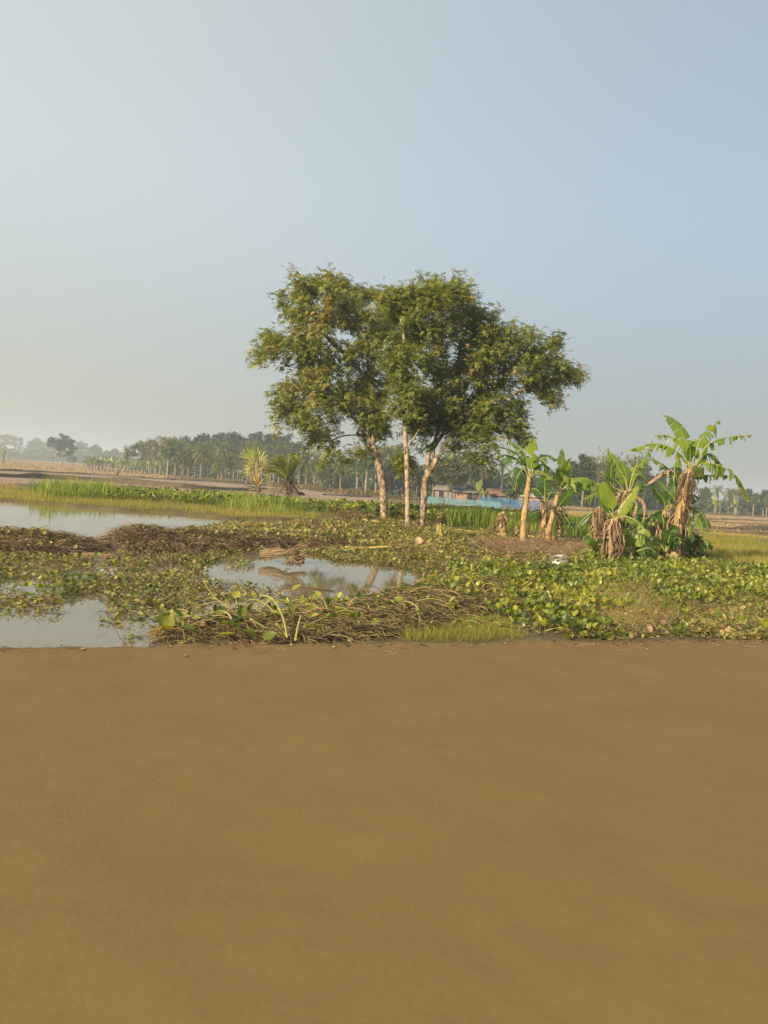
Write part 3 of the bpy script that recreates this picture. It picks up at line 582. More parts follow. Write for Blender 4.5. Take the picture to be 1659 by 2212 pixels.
def limbs(nodes, par, rbase, rtip=.008, expo=.5, trunk_keep=None):
    n = len(nodes); cnt = np.zeros(n); kids = [[] for _ in range(n)]
    for i, p in enumerate(par):
        if p >= 0: kids[p].append(i)
    for i in range(n-1, -1, -1):
        cnt[i] += 1 if not kids[i] else 0
        if par[i] >= 0: cnt[par[i]] += cnt[i]
    r = rtip+(rbase-rtip)*(cnt/cnt[0])**expo
    z0 = nodes[0][2]; r = r*np.where(nodes[:, 2] < z0+.6, 1+.28*(1-(nodes[:, 2]-z0)/.6)**2, 1)
    a = Acc(); stack = [(0, -1)]
    while stack:
        s, p = stack.pop(); ch = [p] if p >= 0 else []; c = s; ch.append(c)
        while kids[c]:
            ks = sorted(kids[c], key=lambda q: -cnt[q])
            for q in ks[1:]: stack.append((q, c))
            c = ks[0]; ch.append(c)
        if len(ch) > 1:
            rr = r[ch].copy()
            if p >= 0: rr[0] = rr[1]
            big = rr.max() > .05
            a.tube(nodes[ch], rr*(1+.08*np.sin(np.arange(len(ch))*2.3)*big), 10 if big else (5 if rr.max() > .02 else 3), r=rng.random())
    return a, r, cnt, kids
def spray(n=9, L=1.0, seed=0):
    """a drooping compound leaf: leaflets in pairs along a bent stem"""
    r = np.random.default_rng(seed); V = []; Fc = []; k = 0
    for i in range(n):
        t = .15+.85*(i//2)/(n//2); c = np.array([0, t*L*.8, .12*L*math.sin(t*2.5)-.42*L*t*t]); sd = -1 if i % 2 else 1
        if i == n-1: sd = 0
        d = nrm(np.array([sd*.85, .35+.4*(sd == 0), -.55+r.uniform(-.3, .2)])); w = nrm(np.cross(d, [r.uniform(-.4, .4), .5, 1]))
        l = L*r.uniform(.34, .46); ww = l*.23
        V += [c, c+d*l*.45-w*ww, c+d*l, c+d*l*.45+w*ww]; Fc.append([k, k+1, k+2, k+3]); k += 4
    return np.array(V), np.array(Fc)
SPR = [spray(9, 1, i) for i in range(5)]
def clump_points(cl, D, scale_d, n_per_m3, seedshift=0, zmin=None):
    out = []
    for (u, v, ru, rv, dd) in cl:
        c = P(u, v, D+dd); s = (D+dd)/FU; rx, rz = ru*s, rv*s; ry = rx*scale_d; N = max(14, int(n_per_m3*rx*rz*ry*4.2))
        q = nrm(rng.normal(size=(N, 3)))*(rng.random((N, 1))**.45); out.append(c+q*[rx, ry, rz])
    return np.vstack(out)
def big_tree(name, label, base, D, skel, cl, rbase, nleaf, rn):
    b = G(*base); 
    root = empty(name, b, label, "tree", "three big trees on the pond bank")
    sk = [[P(u, v, b[1]+dd) for u, v, dd in pl] for pl in skel]; sk[0][0] = b-[0, 0, .15]
    pts = clump_points(cl, b[1], .95, 6.5)
    fill = []
    for i, p in enumerate(cl):
        for q in cl[i+1:]:
            if 30 < math.hypot(p[0]-q[0], p[1]-q[1]) < 75 and min(p[2], q[2]) > 25: fill.append(((p[0]+q[0])/2, (p[1]+q[1])/2, 20, 13, rng.uniform(-1.6, 1.6)))
    pts = np.vstack([pts, clump_points(fill, b[1], .95, 4.5)])
    nodes, par = grow(sk, pts, .25, .30, 5.0, 120)
    a, r, cnt, kids = limbs(nodes, par, rbase, .007, .62)
    a.build("trunk", M['bark'], root, True, b)
    tips = np.where((cnt <= 3) & (nodes[:, 2] > b[2]+2.2))[0]
    L = Acc(); N = nleaf; t = rng.choice(tips, N); pos = nodes[t]+rng.normal(0, .2, (N, 3))
    cen = nodes[tips].mean(0); out = pos-cen; yaw = np.arctan2(-out[:, 0], out[:, 1])+rng.normal(0, 1.2, N)
    clr = vnoise(pos[:, 0]*1.0+pos[:, 1]*.6, pos[:, 2], 1.1); rr = np.clip(rn[0]+(rn[1]-rn[0])*(.55*rng.random(N)+.45*clr)+(rng.random(N) < .025)*.5, 0, 1)
    k = rng.integers(0, 5, N); Mx = rotm(yaw, rng.normal(.15, .45, N), rng.normal(0, .3, N), rng.uniform(.20, .36, N))
    for i in range(5): q = k == i; L.inst(SPR[i], pos[q], Mx[q], rr[q])
    L.build("crown", M['crown'], root, False, b); return root
J = lambda lst, s: [(u, v, ru*1.03, rv*1.03, dd) for (u, v, ru, rv), dd in zip(lst, np.random.default_rng(s).uniform(-1.7, 1.7, len(lst)))]
T1 = [(662, 622, 40, 26), (722, 608, 42, 24), (722, 640, 50, 26), (790, 640, 48, 26), (645, 672, 38, 30), (706, 686, 52, 34), (772, 694, 55, 34), (604, 738, 38, 20), (660, 742, 55, 28), (562, 770, 20, 9), (590, 768, 26, 12), (728, 762, 56, 34), (800, 752, 45, 34),
      (648, 818, 45, 26), (706, 828, 54, 32), (620, 868, 36, 22), (678, 884, 50, 28), (742, 856, 48, 30), (640, 912, 34, 18), (700, 928, 42, 20), (676, 954, 20, 12), (733, 985, 22, 14), (715, 965, 20, 12), (812, 928, 34, 26), (800, 828, 40, 28), (830, 700, 36, 34), (780, 880, 40, 22), (826, 892, 28, 22), (600, 925, 12, 6), (690, 790, 50, 22)]
T1 += [(612, 640, 12, 10), (640, 596, 14, 8), (722, 588, 12, 7), (835, 628, 14, 8), (572, 722, 14, 8), (548, 772, 10, 6), (588, 862, 12, 8), (660, 965, 12, 9), (606, 636, 10, 8), (690, 1000, 10, 7)]
T2 = [(846, 652, 30, 18), (874, 642, 30, 18), (908, 650, 30, 20), (905, 700, 34, 26), (862, 668, 34, 26), (884, 724, 46, 34), (896, 782, 46, 34), (880, 838, 42, 30), (898, 884, 36, 22), (920, 920, 30, 18), (866, 1002, 9, 6), (940, 650, 36, 26), (850, 880, 16, 14), (850, 770, 30, 26)]
T3 = [(932, 636, 44, 24), (985, 624, 34, 20), (1002, 668, 46, 28), (1052, 684, 40, 24), (960, 718, 50, 32), (1022, 738, 55, 32), (1078, 734, 46, 28), (1136, 740, 42, 22), (1190, 738, 20, 10), (1122, 784, 56, 26), (1180, 790, 42, 22), (1236, 814, 22, 8), (1208, 822, 24, 12), (1062, 796, 54, 28), (1000, 798, 48, 28), (1150, 828, 44, 14), (960, 858, 42, 30),
      (1000, 888, 46, 28), (1046, 900, 40, 22), (1082, 928, 28, 18), (1062, 970, 16, 12), (1122, 950, 12, 7), (1104, 938, 18, 9), (1012, 938, 32, 14), (952, 912, 30, 18), (1180, 856, 16, 6), (1105, 880, 16, 6), (1040, 850, 40, 20)]
T3 += [(1012, 640, 12, 8), (990, 602, 12, 7), (1104, 705, 14, 8), (1160, 715, 12, 7), (1204, 726, 12, 7), (1250, 812, 12, 6), (1198, 868, 12, 8), (1066, 1004, 10, 8), (1136, 962, 10, 7), (920, 608, 12, 7)]
big_tree("shade_tree", "leftmost of the three big trees, with a thick mottled trunk leaning left", (830, 1130), 0,
   [[(830, 1130, 0), (828, 1060, 0), (819, 1010, 0), (804, 962, 0), (790, 925, 0)], [(804, 962, 0), (812, 900, .3), (800, 830, .4), (792, 770, .3), (775, 700, 0)], [(795, 935, 0), (765, 905, -.2), (735, 880, -.5), (700, 850, -.8)],
    [(798, 950, 0), (770, 940, .3), (740, 942, .4), (715, 952, .3)], [(800, 830, .4), (760, 780, 0), (700, 720, 0), (670, 660, 0)], [(812, 900, .3), (838, 850, .5), (850, 790, .5)]], J(T1, 1), .175, 13800, (.20, .86))
big_tree("shade_tree", "middle of the three big trees, with the thinnest and straightest pale trunk", (881, 1143), 0,
   [[(881, 1143, 0), (880, 1060, 0), (878, 975, 0), (875, 930, 0), (872, 870, 0), (876, 790, 0), (870, 700, 0)], [(878, 972, 0), (895, 945, -.2), (925, 890, -.3), (940, 840, -.3), (960, 780, -.2)]], [c if c[1] < 960 else (*c[:4], 1.6) for c in J(T2, 2)], .105, 7400, (.14, .82))
big_tree("shade_tree", "rightmost of the three big trees, its trunk forking low and a long limb reaching right", (910, 1143), 0,
   [[(910, 1143, 0), (914, 1090, 0), (919, 1040, 0), (925, 985, 0), (918, 940, 0), (912, 880, .3)], [(919, 1035, 0), (945, 990, -.2), (985, 925, -.5), (1030, 880, -.5), (1090, 858, -.4), (1160, 830, -.2), (1215, 818, 0)],
    [(926, 982, 0), (955, 940, .4), (985, 900, .6), (1020, 850, .6), (1050, 800, .4)], [(938, 1000, -.1), (938, 960, .1), (960, 880, .4), (985, 800, .4), (1000, 720, .4)], [(985, 900, .6), (1010, 830, 0), (1050, 770, -.3), (1070, 700, -.3)]], J(T3, 3), .165, 13000, (.14, .80))
# ------------------------------------------------------------------ far trees
def proto_tree(seed, w, h, trunk_h, mat, nl, lsize, airy=.0, flat=False, twin=False):
    """tree of height h, crown width w, origin at base -> (trunk mesh, crown mesh)"""
    st = np.random.default_rng(seed); cl = []
    nb = 16
    for i in range(nb):
        a_ = st.uniform(0, 2*PI); z = trunk_h+(h-trunk_h)*st.uniform(.12, .86); q = (z-trunk_h)/(h-trunk_h); rad = w/2*math.sqrt(max(.05, 1-(2*q-.9)**2*.8))*st.uniform(.3, .78)
        cl.append((math.cos(a_)*rad, math.sin(a_)*rad, z, w*st.uniform(.13, .22), (h-trunk_h)*st.uniform(.09, .15)))
    cl.append((0, 0, h*.9, w*.18, h*.09))
    A = np.vstack([np.array([x, y, z])+nrm(st.normal(size=(26, 3)))*(st.random((26, 1))**.4)*[r1, r1, r2] for x, y, z, r1, r2 in cl])
    step = h/22; nodes, par = grow([[np.array([0, 0, -.2]), np.array([st.uniform(-.2, .2), 0, trunk_h*.6]), np.array([st.uniform(-.4, .4), .1, trunk_h*1.15])]], A, step, step*1.3, h, 60)
    T, r, cnt, kids = limbs(nodes, par, h*.022, h*.0016, .5)
    tips = np.where((cnt <= 3) & (nodes[:, 2] > trunk_h*.9))[0]; L = Acc(); t = st.choice(tips, nl)
    pos = nodes[t]+st.normal(0, step*.55, (nl, 3)); rr = np.clip(.6*st.random(nl)+.5*(vnoise(pos[:, 0], pos[:, 2], w*.12)-.15), 0, 1)
    put(L, SPR if airy else [smleaf(.9, 1, .3), roundleaf(1)], pos[:, 0], pos[:, 1], pos[:, 2], (lsize*.7, lsize*1.3), (-1.0, .8), rr)
    return T, L, mat
def mk_tree(name, spec, label, cat="tree", group=None, bark='far_bark'):
    T, L, mat = spec; r = empty(name, (0, 0, 0), label, cat, group); T.build("trunk", M[bark], r, True); L.build("crown", mat, r); return r
PT = {}
def get_kind(kind, fn):
    if kind not in PT: PT[kind] = fn(); return PT[kind]
    return copy_tree(PT[kind])
PH = {}
def place(kind, name, fn, href, u, vtop, D, label, group, cat="tree", wfac=1.0, rz=None, vb=None):
    o = get_kind(kind, fn); o.name = name
    d = ray(u, vb if vb else 1100); b = CAM+d*(D/d[1]); z = float(gz(D))+.05; top = P(u, vtop, D)[2]; s = (top-z)/href
    # slide sideways so that the foot stands under u
    o.location = (b[0], D, z); o.rotation_euler = (0, 0, rz if rz is not None else random.uniform(0, 6.28)); o.scale = (s*wfac, s*wfac, s)
    o["label"] = label; o["category"] = cat
    if group: o["group"] = group
    elif "group" in o: del o["group"]
    return o
K = {
 'dense': (lambda: mk_tree("broadleaf_tree", proto_tree(11, 13, 14, 3.0, M['far_dark'], 5200, .55), "x"), 14),
 'dense2': (lambda: mk_tree("broadleaf_tree", proto_tree(12, 10, 13, 4.0, M['far_green'], 4200, .5), "x"), 13),
 'round': (lambda: mk_tree("broadleaf_tree", proto_tree(13, 16, 16, 3.4, M['far_dark'], 6000, .65), "x"), 16),
 'olive': (lambda: mk_tree("broadleaf_tree", proto_tree(14, 9, 11, 3.4, M['far_olive'], 3600, .5), "x"), 11),
 'airy': (lambda: mk_tree("broadleaf_tree", proto_tree(15, 9, 13, 5.0, M['far_olive'], 1100, .8, 1), "x"), 13),
 'dry': (lambda: mk_tree("broadleaf_tree", proto_tree(16, 10, 12, 4.0, M['far_dry'], 1700, .6, 1), "x"), 12),
 'slim': (lambda: mk_tree("broadleaf_tree", proto_tree(17, 5.5, 12, 5.0, M['far_green'], 1500, .55, 1), "x"), 12),
 'shrub': (lambda: mk_tree("shrub", proto_tree(18, 5, 3.6, .5, M['far_green'], 1500, .4), "x"), 3.6)}
# palms
def frond(p0, az, el, L, droop, nl, lw, ll, seed, drop=.6):
    r = np.random.default_rng(seed); n = 9; d = np.array([math.cos(az), math.sin(az)]); t = np.linspace(0, 1, n)
    x = L*t*math.cos(el)*(1-.15*t); z = L*t*math.sin(el)-droop*L*t**2
    c = np.stack([p0[0]+d[0]*x, p0[1]+d[1]*x, p0[2]+z], 1); a = Acc(); a.tube(c, np.linspace(.035, .01, n)*L/2.2, 3, r=.8, cap=False)
    s = np.array([-d[1], d[0], 0])
    for i in range(nl):
        q = .12+.88*i/nl; j = q*(n-1); k = int(min(j, n-2)); b = c[k]*(1-j+k)+c[k+1]*(j-k); tg = nrm(c[k+1]-c[k]); l = ll*(.35+1.2*math.sin(PI*min(1, q*.9+.08)))*.62
        for sd in (-1, 1):
            e = nrm(s*sd*.75+tg*.65+np.array([0, 0, -drop*r.uniform(.2, 1)+.25])); wv = nrm(np.cross(e, [0, 0, 1]))*lw
            a.add([b-wv*.5, b+wv*.5, b+e*l*.6+wv*.35, b+e*l], [[0, 1, 2, 3]], np.clip(r.normal(.5, .18), 0, 1))
    return a
def acc_join(accs):
    a = Acc()
    for b in accs: a.add(np.vstack(b.v), np.vstack(b.f), np.concatenate(b.r))
    return a
def palm(name, H, trunk_r, nf, L, els, droops, skirt, lw, ll, seed, lean=.0, label="x", mat='palm', sub_fronds=False, nl=15):
    r = np.random.default_rng(seed); root = empty(name, (0, 0, 0), label, "palm tree")
    t = np.linspace(0, 1, 12); c = np.stack([lean*H*t**1.5, 0*t, H*t-.2*(1-t)], 1); T = Acc(); rad = trunk_r*(1.25-.35*t)*(1+.12*(np.arange(12) % 2)); T.tube(c, rad, 8, r=.5)
    for i in range(int(30*(skirt > 0))):     # stubs of cut fronds
        q = r.uniform(.35, 1); a_ = r.uniform(0, 6.28); b = np.array([lean*H*q**1.5, 0, H*q]); d = np.array([math.cos(a_), math.sin(a_), .9]); T.tube([b, b+d*trunk_r*2.2], [.07, .02], 3, r=r.random())
    T.build("trunk", M['palm_bark'], root, True); top = c[-1]; acs = []
    for i in range(nf):
        q = i/nf; acs.append(frond(top, i*2.399, els[1]+(els[0]-els[1])*q+r.normal(0, .08), L*r.uniform(.8, 1.1), droops[0]+(droops[1]-droops[0])*(1-q), nl, lw, ll, seed*100+i))
    acc_join(acs).build("crown", M[mat], root)
    if skirt:
        sk = [frond(top-[0, 0, .3], r.uniform(0, 6.28), r.uniform(-1.35, -.7), L*r.uniform(.6, .9), .05, 9, lw*1.2, ll*.6, seed*77+i, 1.2) for i in range(skirt)]
        acc_join(sk).build("dead_fronds", M['dead_frond'], root)
    return root
K['date'] = (lambda: palm("date_palm", 6.2, .17, 46, 2.9, (1.25, -.75), (.15, .40), 46, .13, .8, 1), 8.6)
K['date2'] = (lambda: palm("date_palm", 5.4, .19, 52, 3.1, (1.35, -.85), (.12, .42), 50, .13, .85, 2, .03), 8.1)
K['coco'] = (lambda: palm("coconut_palm", 9.0, .19, 24, 4.2, (1.15, -.35), (.28, .62), 4, .16, 1.1, 3, .02, nl=20), 11.3)
K['fan'] = (lambda: palm("fan_palm", 8.0, .28, 30, 2.4, (1.3, -.5), (.1, .2), 8, .22, 1.1, 4, 0, nl=6), 10.1)
def far_banana(seed, H=3.2):
    r = np.random.default_rng(seed); root = empty("banana_plant", (0, 0, 0), "x", "banana plant"); T = Acc()
    for k in range(2): x = r.uniform(-.3, .3)*k; T.tube([[x, 0, -.1], [x*1.2, 0, H*.25], [x*1.6, 0, H*.5]], [.16, .13, .09], 6, r=r.random())
    T.build("pseudostem", M['far_bark'], root, True); L = Acc()
    for i in range(9):
        a_ = i*2.399; e = r.uniform(.3, 1.35); l = H*r.uniform(.42, .6); d = np.array([math.cos(a_), math.sin(a_), 0]); t = np.linspace(0, 1, 6); c = np.array([0, 0, H*.5])+d*(l*t*math.cos(e))[:, None]+np.array([0, 0, 1])*(l*t*math.sin(e)-.45*l*t*t*(1.4-e))[:, None]
        s = np.array([-d[1], d[0], 0]); wd = .26*np.array([.05, .6, 1, 1, .7, .05]); v = np.stack([c-s*wd[:, None]-[0, 0, .05], c, c+s*wd[:, None]-[0, 0, .05]], 1).reshape(-1, 3); idx = np.arange(18).reshape(6, 3)
        L.add(v, np.stack([idx[:-1, :-1], idx[:-1, 1:], idx[1:, 1:], idx[1:, :-1]], -1).reshape(-1, 4), r.uniform(.2, .9))
    L.build("leaves", M['palm'], root, True); return root
K['ban'] = (lambda: far_banana(5), 3.1)
def bamboo():
    r = np.random.default_rng(8); root = empty("bamboo_clump", (0, 0, 0), "x", "bamboo"); T = Acc(); L = Acc()
    for i in range(34):
        a_ = r.uniform(0, 6.28); b = np.array([r.normal(0, .9), r.normal(0, .9), 0]); d = np.array([math.cos(a_), math.sin(a_), 0]); H = r.uniform(7.5, 11); t = np.linspace(0, 1, 8); c = b+d*(t**2*r.uniform(.8, 2.8))[:, None]+np.array([0, 0, 1])*(H*t-.9*t**4)[:, None]
        T.tube(c, np.linspace(.05, .012, 8), 3, r=r.random()); N = 60; k = r.uniform(2, 6.99, N); ki = k.astype(int); pos = c[ki]+(c[np.minimum(ki+1, 7)]-c[ki])*(k-ki)[:, None]+r.normal(0, .38, (N, 3))
        put(L, [smleaf(.35, 1, .5)], pos[:, 0], pos[:, 1], pos[:, 2], (.35, .7), (-.9, .3))
    T.build("canes", M['far_bark'], root, True); L.build("foliage", M['far_olive'], root); return root
K['bamboo'] = (bamboo, 10)
def pl(kind, name, u, vtop, D, label, group=None, cat="tree", wf=1.0, vb=None): return place(kind, name, K[kind][0], K[kind][1], u, vtop, D, label, group, cat, wf, None, vb)
# left distance
pl('round', "broadleaf_tree", 135, 938, 340, "solitary round dark tree standing out before the hazy far left wood", wf=1.0, vb=994)
for u, vt, D, k, lb in ((8, 936, 760, 'airy', "pale hazy tree at the far left edge of the wood"), (32, 940, 780, 'airy', "hazy open crowned tree next to the far left edge"), (78, 946, 800, 'round', "broad hazy grey tree left of the solitary round tree"), (105, 950, 800, 'airy', "thin hazy tree touching the left side of the solitary round tree"),
      (172, 953, 760, 'dense2', "hazy flat topped tree just right of the solitary round tree"), (205, 960, 650, 'round', "dark blue rounded tree halfway between the solitary tree and the lone date palm"), (232, 972, 620, 'olive', "low olive tree behind the banana rows"), (250, 968, 640, 'dense2', "hazy tree left of the lone date palm")):
    pl(k, "broadleaf_tree", u, vt, D, lb, "trees of the far left wood", vb=985)
pl('date', "date_palm", 272, 961, 235, "lone date palm on the field edge behind the banana rows", cat="palm tree", vb=1016)
pl('dense2', "broadleaf_tree", 302, 953, 260, "small dark green tree between the lone date palm and the yellow tree", vb=1010)
pl('dry', "broadleaf_tree", 345, 936, 205, "yellow leaved open tree at the left end of the date palm grove", vb=1025)
pl('airy', "broadleaf_tree", 322, 946, 215, "green airy tree leaning against the yellow leaved tree", vb=1022)
pl('slim', "broadleaf_tree", 361, 945, 172, "slender tree with a bare pale trunk at the left end of the date palm grove", vb=1033)
NTH = ["first", "second", "third", "fourth", "fifth", "sixth", "seventh", "eighth", "ninth", "tenth", "eleventh", "twelfth", "thirteenth", "fourteenth", "fifteenth", "sixteenth", "seventeenth", "eighteenth", "nineteenth", "twentieth", "twenty first", "twenty second", "twenty third", "twenty fourth", "twenty fifth", "twenty sixth", "twenty seventh", "twenty eighth", "twenty ninth", "thirtieth"]
gu = [376, 388, 399, 409, 420, 431, 441, 451, 462, 472, 483, 492, 503, 513, 523, 534, 545, 556, 569, 580, 592, 604, 616]
for i, u in enumerate(gu):
    vt = 938+.05*(u-376)+random.uniform(-2, 30)+(8 if i % 2 else 0); D = random.uniform(168, 182) if i % 2 else random.uniform(185, 200)
    pl('date' if i % 3 else 'date2', "date_palm", u+random.uniform(-5, 5), vt, D, NTH[i]+" date palm from the left in the dense grove", "date palms in the grove", "palm tree", vb=1037+.07*(u-376))
for i, (u, vt, D) in enumerate(((645, 973, 150), (661, 965, 150), (679, 968, 165), (692, 985, 158), (735, 978, 140), (754, 990, 165))):
    pl('date2' if i % 2 else 'date', "date_palm", u, vt, D, NTH[i]+" date palm from the left between the young palms and big trees", "date palms left of the big trees", "palm tree", vb=1054)
for i, (u, vt, w_) in enumerate(((398, 944, 1), (436, 934, 1.0), (470, 936, 1.05), (500, 931, 1.1), (548, 934, 1.05), (585, 933, 1.1), (612, 940, .9))):
    pl('dense' if i % 2 else 'round', "broadleaf_tree", u, vt, 240, NTH[i]+" dark round tree from the left rising behind the date palm grove", "dark trees behind the grove", wf=w_, vb=1035)
# behind the big trees and to the right
for k, u, vt, D, lb in (('slim', 790, 958, 132, "slender tree with a white trunk left of the first big trunk"), ('slim', 770, 968, 140, "slender dark tree beside the white trunked one"), ('airy', 812, 962, 150, "airy tree behind the leaning trunk of the leftmost big tree"),
      ('airy', 846, 955, 160, "grey green airy tree seen between the left and middle big trunks"), ('dense', 868, 985, 150, "dark dense tree low behind the middle big trunk"), ('dense', 830, 1000, 150, "dark dense tree low behind the leftmost big trunk"), ('dense2', 720, 1008, 165, "low dark green tree behind the date palms"), ('dense2', 640, 1000, 190, "low dark tree at the right end of the grove"),
      ('olive', 900, 1002, 125, "olive multi stemmed tree directly behind the two right big trunks"), ('olive', 935, 990, 125, "olive tree right of the forked big trunk"), ('olive', 968, 984, 118, "tall olive tree beside the grey tin hut"), ('airy', 1000, 975, 150, "pale airy tree behind the fan palm"),
      ('dense', 1030, 990, 150, "dark tree behind the coconut palms and huts"), ('dense', 1062, 1010, 165, "dark tree left of the tall coconut palm"), ('dense2', 1110, 1012, 175, "round dark tree right of the tall coconut palm"), ('dense', 1092, 1022, 190, "low dark tree behind the tall coconut palm"), ('dense2', 1145, 1018, 190, "round dark tree behind the tallest near banana plant"),
      ('olive', 1205, 1010, 180, "brownish tree seen between the banana plants"), ('round', 1258, 983, 150, "large dense dark tree left of the bamboo"), ('dense', 1225, 1015, 160, "dark green tree at the left foot of the large dense tree"), ('dense', 1325, 1000, 175, "dark tree behind the bamboo"), ('dense', 1385, 1002, 185, "dark tree right of the bamboo"),
      ('dense', 1420, 1020, 200, "dark tree behind the right banana clump"), ('dense2', 1522, 1052, 225, "dark round tree just right of the fruiting banana plant"), ('airy', 1590, 1052, 205, "tall pale tree between the two right coconut palms"), ('dense', 1612, 1054, 215, "green tree left of the forked pale trunk"), ('slim', 1626, 1062, 195, "tree with a forked pale trunk near the right edge"),
      ('dense', 1648, 1056, 215, "dark tree second from the right edge"), ('dense2', 1672, 1058, 205, "dark tree cut by the right edge"), ('dense', 1720, 1060, 215, "dark tree beyond the right edge"), ('slim', 1655, 1068, 190, "slim tree with a white trunk by the right edge")):
    pl(k, "broadleaf_tree", u, vt, D, lb, vb=1060+(u-830)*.067)
for k, u, vt, D, lb in (('fan', 990, 978, 128, "fan palm with a stiff round crown above the huts"), ('coco', 1012, 972, 132, "coconut palm rising behind the fan palm"), ('coco', 1036, 980, 130, "coconut palm with yellowing fronds above the brick hut"), ('coco', 958, 972, 150, "dark coconut palm behind the olive trees"), ('coco', 1081, 983, 150, "tall isolated coconut palm standing against the sky"),
      ('coco', 1545, 1046, 185, "drooping coconut palm left of the pale tree on the right field edge"), ('coco', 1572, 1052, 190, "second coconut palm on the right field edge, nearer the pale tree"), ('coco', 1195, 1030, 190, "coconut palm half hidden behind the near banana plants")):
    pl(k, "coconut_palm" if k == 'coco' else "fan_palm", u, vt, D, lb, cat="palm tree", vb=1075+(u-830)*.06)
pl('bamboo', "bamboo_clump", 1310, 972, 135, "feathery bamboo clump on the left behind the right bananas", cat="bamboo", wf=1.1, vb=1100)
pl('bamboo', "bamboo_clump", 1362, 976, 140, "feathery bamboo clump rising between the two right banana clumps", cat="bamboo", wf=1.2, vb=1105)
bu = [192, 199, 206, 213, 221, 228, 236, 244, 252, 260, 268, 277, 285, 293, 301, 309, 318, 327, 336, 345, 354]
for i, u in enumerate(bu):
    pl('ban', "banana_plant", u, 985+.07*(u-200)+random.uniform(-2, 4), 218+random.uniform(-14, 14), NTH[i]+" banana plant from the left in the rows before the far wood", "banana plants before the far wood", "banana plant", 1.25, vb=1010)
for i, (u, D, vt, lb) in enumerate(((1035, 108, 1037, "young banana plant beside the blue net"), (1046, 112, 1052, "small leafy banana plant behind the blue net"), (1548, 180, 1074, "shaggy banana plant below the drooping coconut palm"), (1592, 185, 1078, "shaggy banana plant below the pale right tree"), (1560, 190, 1080, "banana plant between the two shaggy ones on the right"), (112, 330, 981, "lone banana plant left of the solitary round tree"), (5, 240, 968, "small leafy tree at the left picture edge"))):
    pl('ban', "banana_plant", u, vt, D, lb, None, "banana plant", 1.1, vb=1050)
# the wood's dark understorey: one mass
def wood(name, path, depth, h, mat, dens, ls, label):
    w0 = [np.array([P(u, 1100, D)[0], D]) for u, D in path]; a = Acc()
    for p, q in zip(w0[:-1], w0[1:]):
        L = np.linalg.norm(q-p); N = int(L*dens); t = rng.random(N); x = p[0]+(q[0]-p[0])*t+rng.normal(0, depth*.25, N); y = p[1]+(q[1]-p[1])*t+rng.random(N)*depth; hh = h*(.45+.85*vnoise(x, y*.3, 4.5))
        z = gz(y)+hh*rng.random(N)**.8; rr = np.clip(.5*rng.random(N)+.6*vnoise(x, z, 1.3)-.05, 0, 1); put(a, [smleaf(.9, 1, .3), roundleaf(1)], x, y, z, (ls*.7, ls*1.4), (-1, .9), rr)
    return tag(a.build(name, mat), label, "undergrowth", kind='stuff')
wood("undergrowth", [(-150, 640), (60, 640), (190, 620)], 40, 11, M['far_green'], 42, 2.0, "hazy low undergrowth of the far left wood")
wood("undergrowth", [(185, 420), (300, 300), (365, 215), (480, 208), (640, 206)], 10, 4.6, M['far_green'], 45, .9, "dark undergrowth behind the date palm grove")
wood("undergrowth", [(640, 190), (760, 160), (860, 150), (960, 140), (1100, 165), (1250, 168), (1480, 220), (1700, 222), (2000, 225)], 9, 5.6, M['far_green'], 80, .75, "dark undergrowth along the right hand tree line")
wood("scrub", [(370, 160), (500, 152), (640, 140), (760, 122), (860, 105)], 5, .9, M['far_dry'], 26, .4, "low brownish scrub at the foot of the tree line")
for i, (u, D, vt, lb) in enumerate(((1108, 118, 1052, "leafy green shrub in front of the brown tiled hut"), (1135, 122, 1046, "green shrub left of the white roofed hut"), (1212, 120, 1068, "dark shrub right of the pale brick wall"), (150, 400, 985, "low bush right of the solitary round tree's trunk"), (185, 330, 992, "dark bush at the left end of the banana rows"))):
    pl('shrub', "shrub", u, vt, D, lb, None, "shrub", 1, vb=1075)
# fence-like stake things and trunks
# ------------------------------------------------------------------ huts, nets, wall
def flat(name, c, rough=.8, n2=None, sc_=3):
    c2 = n2 or tuple(x*.7 for x in c); return noisemat(name, [(.35, c2), (.65, c)], sc_, rough=rough, bump=.1)
M['tin'] = flat("rusty_tin", (.20, .20, .20), .6, (.16, .12, .09), 1.5); M['tin_white'] = flat("pale_tin", (.42, .42, .40), .5, (.26, .23, .20), 1.2); M['mudwall'] = flat("mud_wall", (.22, .17, .12)); M['greywall'] = flat("grey_sheet", (.22, .21, .19), .6)
M['whitewall'] = flat("plaster", (.40, .34, .26)); M['dark'] = flat("dark_opening", (.03, .028, .025)); M['tile'] = flat("thatch_tile", (.20, .11, .07)); M['wood'] = flat("grey_wood", (.25, .19, .13))
m, n, l = newmat("brick"); b = n["Principled BSDF"]; tc = n.new("ShaderNodeTexCoord"); br = n.new("ShaderNodeTexBrick"); br.inputs["Scale"].default_value = 2.2
br.inputs["Color1"].default_value = (.24, .13, .09, 1); br.inputs["Color2"].default_value = (.30, .17, .12, 1); br.inputs["Mortar"].default_value = (.28, .23, .19, 1)
mp = n.new("ShaderNodeMapping"); mp.inputs["Rotation"].default_value = (PI/2, 0, 0); l.new(tc.outputs["Object"], mp.inputs[0]); l.new(mp.outputs[0], br.inputs[0]); l.new(br.outputs[0], b.inputs["Base Color"]); b.inputs["Roughness"].default_value = .9; M['brick'] = m
